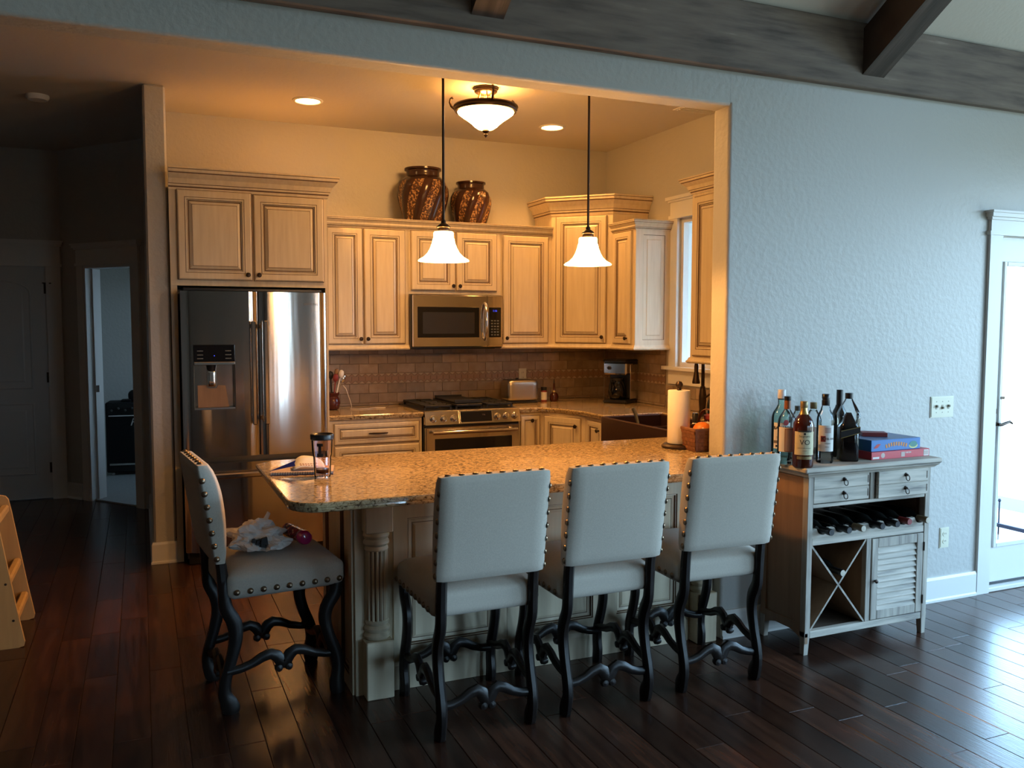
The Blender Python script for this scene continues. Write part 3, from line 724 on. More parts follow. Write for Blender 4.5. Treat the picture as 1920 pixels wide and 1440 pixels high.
# ---- countertops
EDGE = lambda z0, z1: [(-.014, z0), (-.004, z0+.004), (0, z0+.012), (-.001, z0+.019), (.006, z0+.022), (.007, z1-.006), (.003, z1-.001), (-.003, z1)]
def round_corner(p, a, b, r, n=8):
    p, a, b = Vector(p), Vector(a), Vector(b); da = (a-p).normalized(); db = (b-p).normalized(); c = p+da*r+db*r; out = []
    for k in range(n+1):
        th = math.pi/2*k/n; out.append(tuple(c-db*r*math.cos(th)*1.0-da*r*math.sin(th)))
    return out
wt_ = MB().slab([(1.19, 6.0), (1.884, 6.0), (1.884, YB-.012), (1.19, YB-.012)], EDGE(.876, .914))
tag(obj('countertop', wt_, 'granite'), 'short granite worktop between the refrigerator and the range', 'countertop')
poly = [(2.650, 6.0), (2.835, 6.0), (2.92, 5.88), (3.0, 5.645), (3.005, 5.325), (3.50, 5.325), (3.50, 4.40), (3.005, 4.40), (3.005, 4.142), (XR-.012, 4.142), (XR-.012, YB-.012), (2.650, YB-.012)]
tag(obj('countertop', MB().slab(poly, EDGE(.876, .914)), 'granite'), 'granite worktop turning the corner from the range to the sink', 'countertop')
pc = round_corner((.479, 3.0855), (.479, 4), (3, 3.0855), .115)
pc2 = [(.479, 4.02), ]
poly = pc+[(2.600, 3.0855), (2.600, YW2+.004), (XR-.012, YW2+.004), (XR-.012, 4.134), (.56, 4.134), (.479, 4.06)]
tag(obj('countertop', MB().slab(poly, EDGE(.874, .914)), 'granite'), 'wide granite breakfast-bar top with rounded corner, chairs drawn up to it', 'countertop')

# ---- peninsula base with turned posts
t = thing('peninsula_cabinet', 'cream peninsula base with recessed panels and fluted posts under the breakfast bar', 'cabinet', (1.7, 3.8, 0))
pb = MB(); pb.box(.800, 2.600, 3.487, 4.10, .0, .872); pb.box(2.6, XR-.004, YW2+.006, 4.10, .0, .872); obj('carcass', pb, 'cream', t)
FP = Face(0, 3.485, 1, 0)
PP = [(0, 0), (0, .018), (.062, .018), (.065, .012), (.069, .0125), (.072, .004), (.085, .002), (.088, .001), (.100, .006)]
PMI = [0, 0, 1, 0, 1, 0, 1, 0]
for a0, a1 in ((.955, 1.475), (1.477, 1.975), (1.977, 2.435)):
    obj('panel', MB().rings(FP.p(a0, .125), FP.u, FP.v, FP.w, a1-a0, .675, PP, PMI), ['cream', 'glaze'], t)
fm = MB(); fm.box(.955, 2.47, 3.462, 3.486, .802, .872); fm.box(.955, 2.47, 3.455, 3.463, .806, .818); obj('top_rail', fm, 'cream', t)
bbm = MB().molding([(.955, 3.484), (2.44, 3.484)], [(0, .001), (.020, .001), (.020, .105), (.014, .12), (.010, .128), (0, .128)]); obj('base_board', bbm, 'cream', t)
FEP = Face(.799, 4.10, 0, -1)
obj('end_panel', MB().rings(FEP.p(.005, .0), FEP.u, FEP.v, FEP.w, .33, .872, PP, PMI), ['cream', 'glaze'], t); obj('end_panel', MB().rings(FEP.p(.337, .0), FEP.u, FEP.v, FEP.w, .275, .872, PP, PMI), ['cream', 'glaze'], t)
def post(x0, x1):
    cx = (x0+x1)/2; cy = 3.462; pp = MB(); pp.box(x0-.03, x1+.02, 3.472, 3.487, 0, .872)
    pp.box(x0, x1, 3.402, 3.486, .0, .245, 0, .004); pp.box(x0, x1, 3.402, 3.486, .70, .872, 0, .004)
    obj('post_block', pp, 'cream', t)
    r = .050; prof = [(.046, .245), (.054, .252), (.056, .262), (.050, .272), (.046, .276), (.053, .284), (.055, .294), (.049, .302), (.044, .306), (.049, .312), (.050, .320), (.045, .326)]
    up = [(a, .945-b) for a, b in prof][::-1]
    body_ = MB().lathe(prof, (cx, cy, 0), 28); body_.lathe(up, (cx, cy, 0), 28)
    n = 14; fl = []; v = []; f = []
    for k in range(n*4):                             # fluted shaft
        a = 2*math.pi*k/(n*4); rr = r-.0035 if k % 4 in (0, 1) else r-.0105; v += [(cx+rr*math.cos(a), cy+rr*math.sin(a), .322), (cx+rr*math.cos(a), cy+rr*math.sin(a), .622)]
    m_ = n*4
    for k in range(m_): f.append([2*k, 2*((k+1) % m_), 2*((k+1) % m_)+1, 2*k+1])
    body_.add(v, f, [1 if k % 4 in (2,) else 0 for k in range(m_)])
    obj('turned_post', body_, ['cream', 'glaze'], t)
post(.822, .938); post(2.455, 2.571)

# ---- backsplash tiles, parts of the back wall and the right wall
def splash(parent, P, a0, a1, z0, z1, band, skip=None):
    g = MB().prism([(a0, z0), (a1, z0), (a1, z1), (a0, z1)], -.004, .0, P); obj('grout_bed', g, 'grout', parent)
    TW, TH, G = .1524, .0762, .0015; row = 0
    def rows(zs, sgn):
        nonlocal row
        z = zs
        while (sgn > 0 and z < z1-.01) or (sgn < 0 and z > z0+.01):
            za, zb = (z, min(z+TH, z1)) if sgn > 0 else (max(z-TH, z0), z)
            a = a0-(TW/2 if row % 2 else 0)
            while a < a1-.005:
                b0, b1 = max(a, a0), min(a+TW, a1)
                if b1-b0 > .02:
                    k = .009+rnd.uniform(-.0006, .0012)
                    h = MB(); q = lambda aa, zz, tt: P(aa, zz, tt)
                    e = .002; x0, x1, y0, y1 = b0+G, b1-G, za+G, zb-G
                    v = [P(*s, 0.002) for s in ((x0, y0), (x1, y0), (x1, y1), (x0, y1))]+[P(*s, -k+.0015) for s in ((x0, y0), (x1, y0), (x1, y1), (x0, y1))]+[P(*s, -k) for s in ((x0+e, y0+e), (x1-e, y0+e), (x1-e, y1-e), (x0+e, y1-e))]
                    f = [[i, (i+1) % 4, 4+(i+1) % 4, 4+i] for i in range(4)]+[[4+i, 4+(i+1) % 4, 8+(i+1) % 4, 8+i] for i in range(4)]+[[8, 9, 10, 11]]
                    h.add(v, f); obj('tile', h, 'tile', parent)
                a += TW
            z += TH*sgn; row += 1
    rows(band[0], -1); row = 1; rows(band[1], 1)
    bm_ = MB(); a = a0; b0, b1 = band; n = int((a1-a0)/.0535); st = (a1-a0)/n
    for i in range(n):
        x = a0+i*st; h = st*.36
        for za, zb, s in ((b0+.003, b0+.003+h, 1), (b1-.003, b1-.003-h, -1)):
            bm_.prism([(x+.004, za), (x+st-.004, za), (x+st/2, zb)], -.010, 0, P, 1)
            bm_.prism([(x+st/2+.003, zb), (x+st+st/2-.003 if i < n-1 else x+st, zb), (x+st, za+.004*s)], -.009, 0, P, 0)
        bm_.prism([(x+.002, b0+.006+h), (x+st-.002, b0+.006+h), (x+st-.002, b1-.006-h), (x+.002, b1-.006-h)], -.009, 0, P, 0)
    obj('mosaic_border', bm_, ['mosaicd', 'mosaic'], parent, 'stuff')
splash(wallb, lambda a, z, t: (a, YB+t, z), 1.19, XR-.011, .9145, 1.37, (1.085, 1.166))
wke = bpy.data.objects['wall_east']
splash(wke, lambda a, z, t: (XR+t, a, z), 5.70, YB-.011, .9145, 1.37, (1.085, 1.166))
splash(wke, lambda a, z, t: (XR+t, a, z), 4.15, 5.69, .9145, 1.098, (1.085, 1.093)) if False else None
g_ = MB()
z = .9145
for r_ in range(2):
    a = 4.15-(.0762 if r_ else 0)
    while a < 5.69:
        b0, b1 = max(a, 4.15), min(a+.1524, 5.695)
        if b1-b0 > .02: obj('tile', MB().box(XR-.009, XR+.001, b0+.0015, b1-.0015, z+.0015, min(z+.0762*1.12, 1.098)-.0015, 0, .002), 'tile', wke)
        a += .1524
    z += .0762*1.12

# ------------------------------------------------------------------ refrigerator
t = thing('refrigerator', 'stainless french-door refrigerator with ice and water dispenser', 'refrigerator', (.70, 6.2, 0))
X0, X1, YF = .236, 1.152, 5.775
rb = MB(); rb.box(X0+.012, X1-.012, YF+.085, YB-.03, .03, 1.765, 0, .004); obj('cabinet', rb, 'steeld', t)
hc = MB(); hc.box(X0+.02, X1-.02, YF+.09, YF+.25, 1.765, 1.785, 0, .004); obj('hinge_cover', hc, 'black', t)
XM = .705
def curved_front(x0, x1, z0, z1, holes=None, bow=.022, nx=16):
    """door leaf with a gently bowed front, rounded side edges"""
    mb = MB(); pts = []
    for i in range(nx+1):
        u = -1+2*i/nx; x = x0+(x1-x0)*i/nx; gx = (x-X0)/(X1-X0)*2-1
        k = bow*(1-gx*gx) - .022*max(0, (abs(u)-.90)/.10)**2
        pts.append((x, YF+.022-k))
    return pts
def leaf(x0, x1, z0, z1, cut=None):
    mb = MB(); P = curved_front(x0, x1, z0, z1)
    zs = [z0, z1] if not cut else [z0, cut[2], cut[3], z1]
    P2 = P
    if cut:
        P2 = sorted(P+[(c, None) for c in cut[:2]], key=lambda q: q[0]); PP_ = []
        for x, y in P2:
            if y is None:
                for a, b in zip(P, P[1:]):
                    if a[0] <= x <= b[0]: y = a[1]+(b[1]-a[1])*(x-a[0])/(b[0]-a[0])
            PP_.append((x, y))
        P2 = PP_
    n = len(P2); v = [(x, y, z) for z in zs for x, y in P2]; f = []
    for j in range(len(zs)-1):
        for i in range(n-1):
            if cut and j == 1 and P2[i][0] >= cut[0]-1e-6 and P2[i+1][0] <= cut[1]+1e-6: continue
            f.append([j*n+i, j*n+i+1, (j+1)*n+i+1, (j+1)*n+i])
    mb.add(v, f, 0, True)
    yb_ = YF+.08
    b = [(x0, P2[0][1], z0), (x1, P2[-1][1], z0), (x1, yb_, z0), (x0, yb_, z0)]; T_ = [(p[0], p[1], z1) for p in b]
    mb.add(b+T_, [[1, 2, 6, 5], [2, 3, 7, 6], [3, 0, 4, 7]])
    for z in (z0, z1): mb.add([(x, y, z) for x, y in P2]+[(x1, yb_, z), (x0, yb_, z)], [list(range(n+2))])
    return mb
cut = (.306, .556, 1.008, 1.422)
ld = obj('door', leaf(X0, XM-.004, .700, 1.762, cut), 'steel', t, label='door with the ice and water dispenser')
rd = obj('door', leaf(XM+.004, X1, .700, 1.762), 'steel', t)
obj('center_gasket', MB().box(XM-.012, XM+.012, YF+.035, YF+.08, .70, 1.76), 'black', t)
ds = MB(); dz = YF+.095; yf = YF+.008
ds.box(cut[0], cut[1], dz, dz+.004, cut[2], cut[3]); ds.box(cut[0]-.001, cut[0]+.003, yf, dz, cut[2], cut[3]); ds.box(cut[1]-.003, cut[1]+.001, yf, dz, cut[2], cut[3]); ds.box(cut[0], cut[1], yf, dz, cut[2]-.001, cut[2]+.003)
obj('dispenser_well', ds, 'greyp', ld)
obj('control_panel', MB().box(cut[0]+.001, cut[1]-.001, YF-.001, dz, 1.315, cut[3], 0, .002), 'blackg', ld)
obj('trim_bar', MB().box(cut[0]+.001, cut[1]-.001, YF-.008, dz, 1.293, 1.313, 0, .003), 'chrome', ld)
pd = MB(); pd.prism([(.330, 1.012), (.520, 1.012), (.500, 1.155), (.455, 1.16), (.445, 1.14), (.395, 1.14), (.385, 1.16), (.330, 1.16)], YF+.075, YF+.093, lambda a, z, h: (a, h-.02*(1.16-z)/.15, z)); obj('splash_plate', pd, 'tanwood', ld)
pd = MB(); pd.rbox(.388, .442, YF+.05, YF+.075, 1.150, 1.262, .010, 6); obj('paddle', pd, 'chrome', ld)
obj('spout', MB().lathe([(.025, 0), (.034, .05)], (.415, YF+.065, 1.255), 16), 'black', ld)
obj('drip_tray', MB().box(cut[0]+.004, cut[1]-.004, YF+.005, dz, cut[2]+.002, cut[2]+.012), 'steeld', ld)
ic = MB()
for z in (1.335, 1.358, 1.383):
    for x in (.345, .515): ic.box(x-.018, x+.018, YF-.0018, YF-.0008, z-.003, z+.003)
obj('button_marks', ic, 'greyp', ld); obj('indicator_light', MB().lathe([(.005, 0), (.0, .001)], (.430, YF-.0006, 1.352), 12, (0, -1, 0)), 'bluelight', ld)
def bar_handle(x, par, s):
    h = MB(); z0, z1 = .905, 1.575
    h.box(x-.014, x+.014, YF-.062, YF-.038, z0, z1, 0, .006); h.box(x-.012, x+.012, YF-.04, YF+.012, z0+.02, z0+.05, 0, .004); h.box(x-.012, x+.012, YF-.04, YF+.012, z1-.05, z1-.02, 0, .004)
    obj('handle', h, 'steel', par)
bar_handle(.668, ld, 1); bar_handle(.745, rd, -1)
obj('lettering', text_mb('SAMSUNG', .021, lambda a, b: (1.045+a, YF-.0004+.0085*((1.045+a-X0)/(X1-X0)*2-1)**2*2.6, 1.685+b)), 'inkg', rd)
fz = obj('freezer_drawer', leaf(X0, X1, .085, .660), 'steel', t)
fh = MB(); fh.box(X0+.05, X1-.05, YF-.055, YF-.030, .565, .600, 0, .008); fh.box(X0+.07, X0+.10, YF-.035, YF+.012, .57, .595, 0, .004); fh.box(X1-.10, X1-.07, YF-.035, YF+.012, .57, .595, 0, .004); obj('handle', fh, 'steel', fz)
obj('kick_grille', MB().box(X0+.02, X1-.02, YF+.06, YF+.09, .005, .08), 'black', t)

# ------------------------------------------------------------------ microwave
t = thing('microwave', 'stainless over-the-range microwave with curved handle and black window', 'microwave', (2.26, 6.45, 1.37))
mx0, mx1, my, mz0, mz1 = 1.886, 2.636, 6.275, 1.368, 1.782
obj('housing', MB().box(mx0, mx1, my+.03, YB-.012, mz0, mz1-.001, 0, .004), 'black', t)
mb = MB(); mb.box(mx0+.006, mx1-.004, my, my+.032, mz0+.012, mz1-.004, 0, .006); dfm = obj('door', mb, 'steel', t)
obj('window_glass', MB().box(mx0+.045, mx0+.545, my-.003, my+.002, mz0+.085, mz1-.095, 0, .002), 'blackg', dfm)
obj('window_screen', MB().box(mx0+.085, mx0+.505, my-.0042, my-.0028, mz0+.115, mz1-.135), 'screen', dfm)
cpn = obj('control_panel', MB().box(mx0+.628, mx1-.022, my-.003, my+.002, mz0+.085, mz1-.095, 0, .002), 'blackg', t)
obj('door_gap', MB().box(mx0+.612, mx0+.6145, my-.0008, my+.01, mz0+.012, mz1-.004), 'black', t)
km = MB()
for r_ in range(6):
    for c_ in range(3): km.box(mx0+.643+c_*.025, mx0+.659+c_*.025, my-.0036, my-.0028, mz0+.10+r_*.022, mz0+.110+r_*.022)
obj('keypad', km, 'greyp', cpn)
obj('clock_digits', text_mb('1:16', .022, lambda a, b: (mx0+.675+a, my-.0038, mz1-.122+b)), 'bluelight', cpn)
hb = MB(); hp_ = [(mx0+.593, my-.002, mz0+.068), (mx0+.590, my-.030, mz0+.085), (mx0+.588, my-.046, mz0+.14), (mx0+.587, my-.052, mz0+.205), (mx0+.588, my-.046, mz0+.275), (mx0+.590, my-.030, mz0+.335), (mx0+.593, my-.002, mz0+.352)]
hb.tube(hp_, .012, 10); obj('handle', hb, 'chrome', dfm)
obj('vent_grille', MB().box(mx0+.05, mx1-.05, my+.06, my+.30, mz0-.006, mz0+.001), 'black', t)

# ------------------------------------------------------------------ range
t = thing('range', 'stainless slide-in gas range with front knobs and black grates', 'stove', (2.27, 6.3, 0))
gx0, gx1 = 1.888, 2.646
rb = MB(); rb.box(gx0+.004, gx1-.004, 6.02, YB-.014, .06, .90, 0, .003); rb.box(gx0+.03, gx1-.03, 6.06, YB-.04, .0, .06); obj('body', rb, 'steeld', t)
ctm = MB(); ctm.box(gx0-.001, gx1+.001, 5.985, YB-.013, .900, .922, 0, .006); obj('cooktop', ctm, 'black', t)
PAN = lambda a, z, k: None
cpb = MB(); cpb.prism([(5.955, .820), (6.02, .820), (6.02, .921), (5.990, .921), (5.980, .915)], gx0+.002, gx1-.002, lambda y, z, h: (h, y, z)); cp2 = obj('control_panel', cpb, 'steel', t)
sl = Vector((0, 5.980-5.955, .915-.820)).normalized(); nn = Vector((0, -sl.z, sl.y)); o0 = Vector((0, 5.955, .820))
def onp(x, s, k=0): return Vector((x, 0, 0))+o0+sl*s+nn*k
for x in (1.950, 2.030, 2.108, 2.455, 2.528, 2.600):
    k = MB(); k.lathe([(.024, 0), (.026, .004), (.026, .008), (.021, .012), (.019, .030), (.016, .034), (0, .035)], onp(x, .045), 18, nn)
    obj('knob', k, 'chrome', cp2)
v = [onp(2.165, .012, .003), onp(2.408, .012, .003), onp(2.408, .088, .003), onp(2.165, .088, .003)]
dsb = MB(); dsb.T = None
def slabq(x0, x1, s0, s1, k0, k1): m = MB(); m.prism([(x0, s0), (x1, s0), (x1, s1), (x0, s1)], k0, k1, lambda a, b, h: onp(a, b, h)); return m
obj('display_bezel', slabq(2.150, 2.420, .004, .098, -.002, .004), 'chrome', cp2); dd = obj('display', slabq(2.160, 2.410, .012, .090, .003, .006), 'blackg', cp2)
obj('clock_digits', text_mb('116', .016, lambda a, b: onp(2.345+a, .062+b, .0066)), 'inkg', cp2)
od = MB(); od.box(gx0+.006, gx1-.006, 5.965, 6.02, .235, .800, 0, .005); odo = obj('oven_door', od, 'steel', t)
obj('oven_window', MB().box(gx0+.075, gx1-.07, 5.961, 5.967, .33, .715, 0, .002), 'blackg', odo)
oh = MB(); oh.tube([(gx0+.045, 5.915, .765), (gx1-.045, 5.915, .765)], .013, 12)
for x in (gx0+.07, gx1-.07): oh.tube([(x, 5.915, .765), (x, 5.968, .765)], .010, 8)
obj('handle', oh, 'chrome', odo)
obj('storage_drawer', MB().box(gx0+.006, gx1-.006, 5.968, 6.02, .07, .225, 0, .005), 'steel', t)
obj('panel_gap', MB().box(gx0+.006, gx1-.006, 5.985, 6.02, .801, .819), 'black', t)
for gx in (gx0+.02, gx0+.268, gx0+.516):
    g = MB(); w_ = .222; yA, yB = 6.06, 6.60; z = .950
    for q in ((gx, gx+w_, yA, yA+.014), (gx, gx+w_, yB-.014, yB), (gx, gx+.014, yA, yB), (gx+w_-.014, gx+w_, yA, yB)): g.box(*q, z-.012, z+.006, 0, .003)
    for k in range(1, 5): g.box(gx, gx+w_, yA+(yB-yA)*k/5-.006, yA+(yB-yA)*k/5+.006, z-.008, z+.006, 0, .002)
    g.box(gx+w_/2-.006, gx+w_/2+.006, yA, yB, z-.008, z+.006, 0, .002)
    for px in (gx+.01, gx+w_-.01):
        for py in (yA+.01, yB-.01): g.box(px-.007, px+.007, py-.007, py+.007, .921, z)
    obj('grate', g, 'blackm', t)
for bx, by in ((gx0+.13, 6.19), (gx0+.13, 6.47), (gx1-.13, 6.19), (gx1-.13, 6.47), (2.267, 6.33)):
    obj('burner', MB().lathe([(.05, .922), (.05, .93), (.035, .935), (.03, .941), (0, .942)], (bx, by, 0), 18), 'blackm', t)
gd = MB(); gd.box(2.165, 2.39, 6.10, 6.58, .957, .972, 0, .004); gd.box(2.165, 2.39, 6.10, 6.112, .972, .984); gd.box(2.165, 2.39, 6.568, 6.58, .972, .984)
tag(obj('griddle_plate', gd, 'blackm'), 'flat black griddle lying over the middle range grate', 'griddle')

# ------------------------------------------------------------------ sink and faucet
t = thing('apron_sink', 'dark copper apron-front double sink below the kitchen window', 'sink', (3.25, 4.86, .66))
sk = MB(); SX0, SX1, SY0, SY1, SZ = 2.985, 3.495, 4.405, 5.320, .905; th = .022
sk.box(SX0, SX0+th, SY0, SY1, .66, SZ, 0, .006); sk.box(SX1-th, SX1, SY0, SY1, .66, SZ, 0, .006); sk.box(SX0+th, SX1-th, SY0, SY0+th, .66, SZ, 0, .006); sk.box(SX0+th, SX1-th, SY1-th, SY1, .66, SZ, 0, .006); sk.box(SX0+.004, SX1-.004, SY0+.004, SY1-.004, .658, .68)
obj('basin', sk, 'copper', t); obj('divider', MB().box(SX0+th, SX1-th, 4.87, 4.89, .68, SZ-.03, 0, .006), 'copper', t)
t = thing('faucet', 'dark bronze gooseneck faucet with pull-down spray head by the window', 'faucet', (3.62, 5.0, .914))
fb_ = MB(); fb_.lathe([(.034, 0), (.034, .008), (.026, .016), (.022, .05), (.026, .10), (.027, .14), (.020, .19), (.016, .21)], (3.62, 5.0, .914), 20); obj('base', fb_, 'bronze', t)
pts = [(3.62, 5.0, 1.12), (3.62, 5.0, 1.34)]+[(3.62-.050+.050*math.cos(a), 5.0-.03*(1-math.cos(a)), 1.34+.06*math.sin(a)) for a in [math.pi*k/10 for k in range(1, 11)]]+[(3.517, 4.935, 1.28)]
obj('gooseneck', MB().tube(pts, .0125, 12), 'bronze', t)
obj('spray_head', MB().lathe([(.013, 0), (.015, -.02), (.014, -.05), (.022, -.10), (.027, -.125), (.026, -.135), (0, -.135)], (3.515, 4.933, 1.285), 18), 'bronze', t)
obj('lever', MB().tube([(3.62, 4.99, 1.04), (3.61, 4.93, 1.06), (3.61, 4.88, 1.09)], [.008, .007, .006], 8), 'bronze', t)
pn = MB(); pn.tube([(3.17, 5.10, .80), (3.20, 5.17, .86), (3.22, 5.24, .925), (3.225, 5.28, .955)], [(.012, .006)]*2+[(.014, .007)]*2, 8)
tag(obj('pan_handle', pn, 'blackm'), 'black pan handle leaning out of the dark sink', 'pan')

# ------------------------------------------------------------------ things on the back worktop
t = thing('toaster', 'small steel toaster with rounded corners on the back worktop', 'toaster', (2.83, 6.42, .914))
tb = MB(); tb.rbox(2.715, 2.990, 6.36, 6.54, .928, 1.105, .035, 10); obj('shell', tb, 'toastersteel', t)
obj('base', MB().box(2.72, 2.985, 6.365, 6.535, .9142, .93, 0, .006), 'black', t)
obj('slot', MB().box(2.73, 2.93, 6.40, 6.425, 1.1035, 1.1065), 'black', t); obj('slot', MB().box(2.73, 2.93, 6.475, 6.50, 1.1035, 1.1065), 'black', t)
obj('lever', MB().box(2.990, 3.010, 6.435, 6.465, 1.03, 1.045, 0, .004), 'black', t)
obj('lever', MB().lathe([(.012, 0), (.012, .012), (0, .014)], (2.83, 6.45, 1.105), 12), 'black', t)
t = thing('spice_jar', 'small jar with dark lid and pale label beside the toaster', 'jar', (3.075, 6.45, .914))
obj('jar', MB().lathe([(.024, 0), (.026, .004), (.026, .085), (.022, .094)], (3.075, 6.45, .9142), 18), 'maroon', t); obj('lid', MB().lathe([(.024, .094), (.025, .096), (.025, .122), (0, .124)], (3.075, 6.45, .9142), 18), 'black', t)
obj('label', MB().lathe([(.0265, .015), (.0265, .08)], (3.075, 6.45, .9142), 18, cap=False), 'paper', t)
t = thing('syrup_bottle', 'squat bottle of dark red syrup with slim neck next to the spice jar', 'bottle', (3.165, 6.44, .914))
obj('bottle', MB().lathe([(.030, 0), (.036, .01), (.038, .04), (.033, .062), (.014, .078), (.010, .09), (.008, .150)], (3.165, 6.44, .9142), 18), 'amber', t); obj('pourer', MB().lathe([(.007, .150), (.004, .175), (.003, .185)], (3.165, 6.44, .9142), 10), 'knob', t); obj('label', MB().lathe([(.0165, .077), (.017, .083), (.012, .09)], (3.165, 6.44, .9142), 16), 'gold', t)
t = thing('coffee_maker', 'black and steel drip coffee maker in the worktop corner', 'coffee maker', (3.60, 6.2, .914))
CX, CY = 3.625, 6.13
Rz = Matrix.Translation((CX, CY, .9142)) @ Matrix.Rotation(R(-56), 4, 'Z')
def cm(fn): m = MB(); m.T = Rz; fn(m); return m
obj('base', cm(lambda m: m.box(-.105, .105, -.13, .10, 0, .03, 0, .012)), 'black', t)
obj('tower', cm(lambda m: m.box(-.105, .105, .0, .10, .03, .345, 0, .010)), 'black', t)
obj('brew_head', cm(lambda m: m.box(-.105, .105, -.125, .01, .235, .335, 0, .012)), 'chrome', t)
obj('side_panel', cm(lambda m: m.box(.104, .109, -.05, .09, .035, .315, 0, .002)), 'chrome', t)
obj('lid', cm(lambda m: m.box(-.108, .108, -.128, .102, .335, .358, 0, .010)), 'black', t)
obj('dial', cm(lambda m: m.lathe([(.016, 0), (.014, .012), (0, .013)], (-.045, -.125, .29), 16, (0, -1, 0))), 'black', t)
obj('carafe', cm(lambda m: m.lathe([(.055, .032), (.068, .05), (.072, .10), (.060, .15), (.045, .175), (.048, .19)], (-.01, -.055, 0), 20)), 'blackg', t)
obj('carafe_handle', cm(lambda m: m.tube([(-.02, -.115, .17), (-.02, -.155, .165), (-.02, -.165, .12), (-.02, -.135, .07)], .010, 8)), 'black', t)
obj('carafe_lid', cm(lambda m: m.lathe([(.05, .19), (.05, .205), (0, .21)], (-.01, -.055, 0), 18)), 'black', t)
# crock with utensils and a trailing cord beside the refrigerator
t = thing('utensil_crock', 'dark red crock holding utensils in the corner by the refrigerator', 'crock', (1.31, 6.42, .914))
obj('crock', MB().lathe([(.035, 0), (.048, .01), (.056, .05), (.050, .085), (.042, .10), (.052, .125), (.05, .13), (.04, .11)], (1.31, 6.42, .9142), 22), 'maroonpot', t)
for k, (dx, dy, h, m_) in enumerate(((.07, -.02, .30, 'paper'), (.045, .03, .31, 'tanwood'), (-.01, .02, .29, 'black'), (.09, .01, .26, 'chrome'), (.02, -.04, .27, 'maroon'))):
    u = MB(); a = Vector((1.31+dx*.15, 6.42+dy*.15, .96)); b = Vector((1.31+dx, 6.42+dy, .9142+h)); u.tube([a, a.lerp(b, .75)], .005, 6)
    c = a.lerp(b, .88); d = (b-a).normalized(); u.lathe([(.004, -.035), (.018, -.02), (.022, .0), (.016, .022), (0, .03)], c, 10, d); obj('utensil', u, m_, t)
cdm = MB(); cdm.tube([(1.375, 6.35, 1.10), (1.395, 6.34, 1.075), (1.43, 6.36, .98), (1.445, 6.38, .935), (1.44, 6.40, .9185), (1.50, 6.36, .9185), (1.58, 6.38, .9185), (1.64, 6.42, .9185), (1.71, 6.40, .9185), (1.70, 6.36, .9185), (1.63, 6.38, .9185)], .0028, 6)
tag(obj('appliance_cord', cdm, 'cord'), 'thin white cord trailing across the worktop below the tiles', 'cord')
def outlet(P, cx, cz, label, toggles=0, w_=.07, h_=.115):
    o = thing('wall_switch' if toggles else 'wall_outlet', label, 'switch' if toggles else 'outlet', P(cx, cz, 0))
    pm = MB(); pm.prism([(cx-w_/2, cz-h_/2), (cx+w_/2, cz-h_/2), (cx+w_/2, cz+h_/2), (cx-w_/2, cz+h_/2)], .0004, .004, P); q = .005
    pm.prism([(cx-w_/2+q, cz-h_/2+q), (cx+w_/2-q, cz-h_/2+q), (cx+w_/2-q, cz+h_/2-q), (cx-w_/2+q, cz+h_/2-q)], .004, .0065, P); obj('plate', pm, 'ivory', o)
    if toggles:
        for k in range(toggles):
            a = cx+(k-(toggles-1)/2)*.046; up = 1 if k != 1 else -1
            tm = MB(); tm.prism([(a-.006, cz-.012), (a+.006, cz-.012), (a+.006, cz+.012), (a-.006, cz+.012)], .0062, .008, P); tm.prism([(a-.004, cz-.002*up), (a+.004, cz-.002*up), (a+.004, cz+.011*up), (a-.004, cz+.011*up)], .008, .018, P); obj('toggle', tm, 'ivoryd', o)
            for s in (-1, 1): obj('screw', MB().prism([(a+.003*math.cos(th), cz+s*.03+.003*math.sin(th)) for th in [k_*math.pi/4 for k_ in range(8)]], .0065, .0074, P), 'ivoryd', o)
    else:
        for s in (-1, 1):
            r_ = obj('receptacle', MB().prism([(cx+.017*math.cos(th)*.95, cz+s*.021+.014*math.sin(th)) for th in [k_*math.pi/8 for k_ in range(16)]], .0065, .0085, P), 'ivory', o)
            sm = MB()
            for dx in (-.006, .006): sm.prism([(cx+dx-.0012, cz+s*.021-.002), (cx+dx+.0012, cz+s*.021-.002), (cx+dx+.0012, cz+s*.021+.007), (cx+dx-.0012, cz+s*.021+.007)], .0085, .0089, P)
            obj('slots', sm, 'ink', r_)
outlet(lambda a, z, t: (a, YB-.010-t, z), 2.975, 1.125, 'ivory outlet plate on the tiles above the toaster')
outlet(lambda a, z, t: (a, YW-t, z), 4.083, 1.103, 'ivory three-toggle switch plate on the pale wall beside the glass door', 3, .175, .117)
outlet(lambda a, z, t: (a, YW-t, z), 4.138, .360, 'ivory outlet low on the wall beside the wine cabinet')

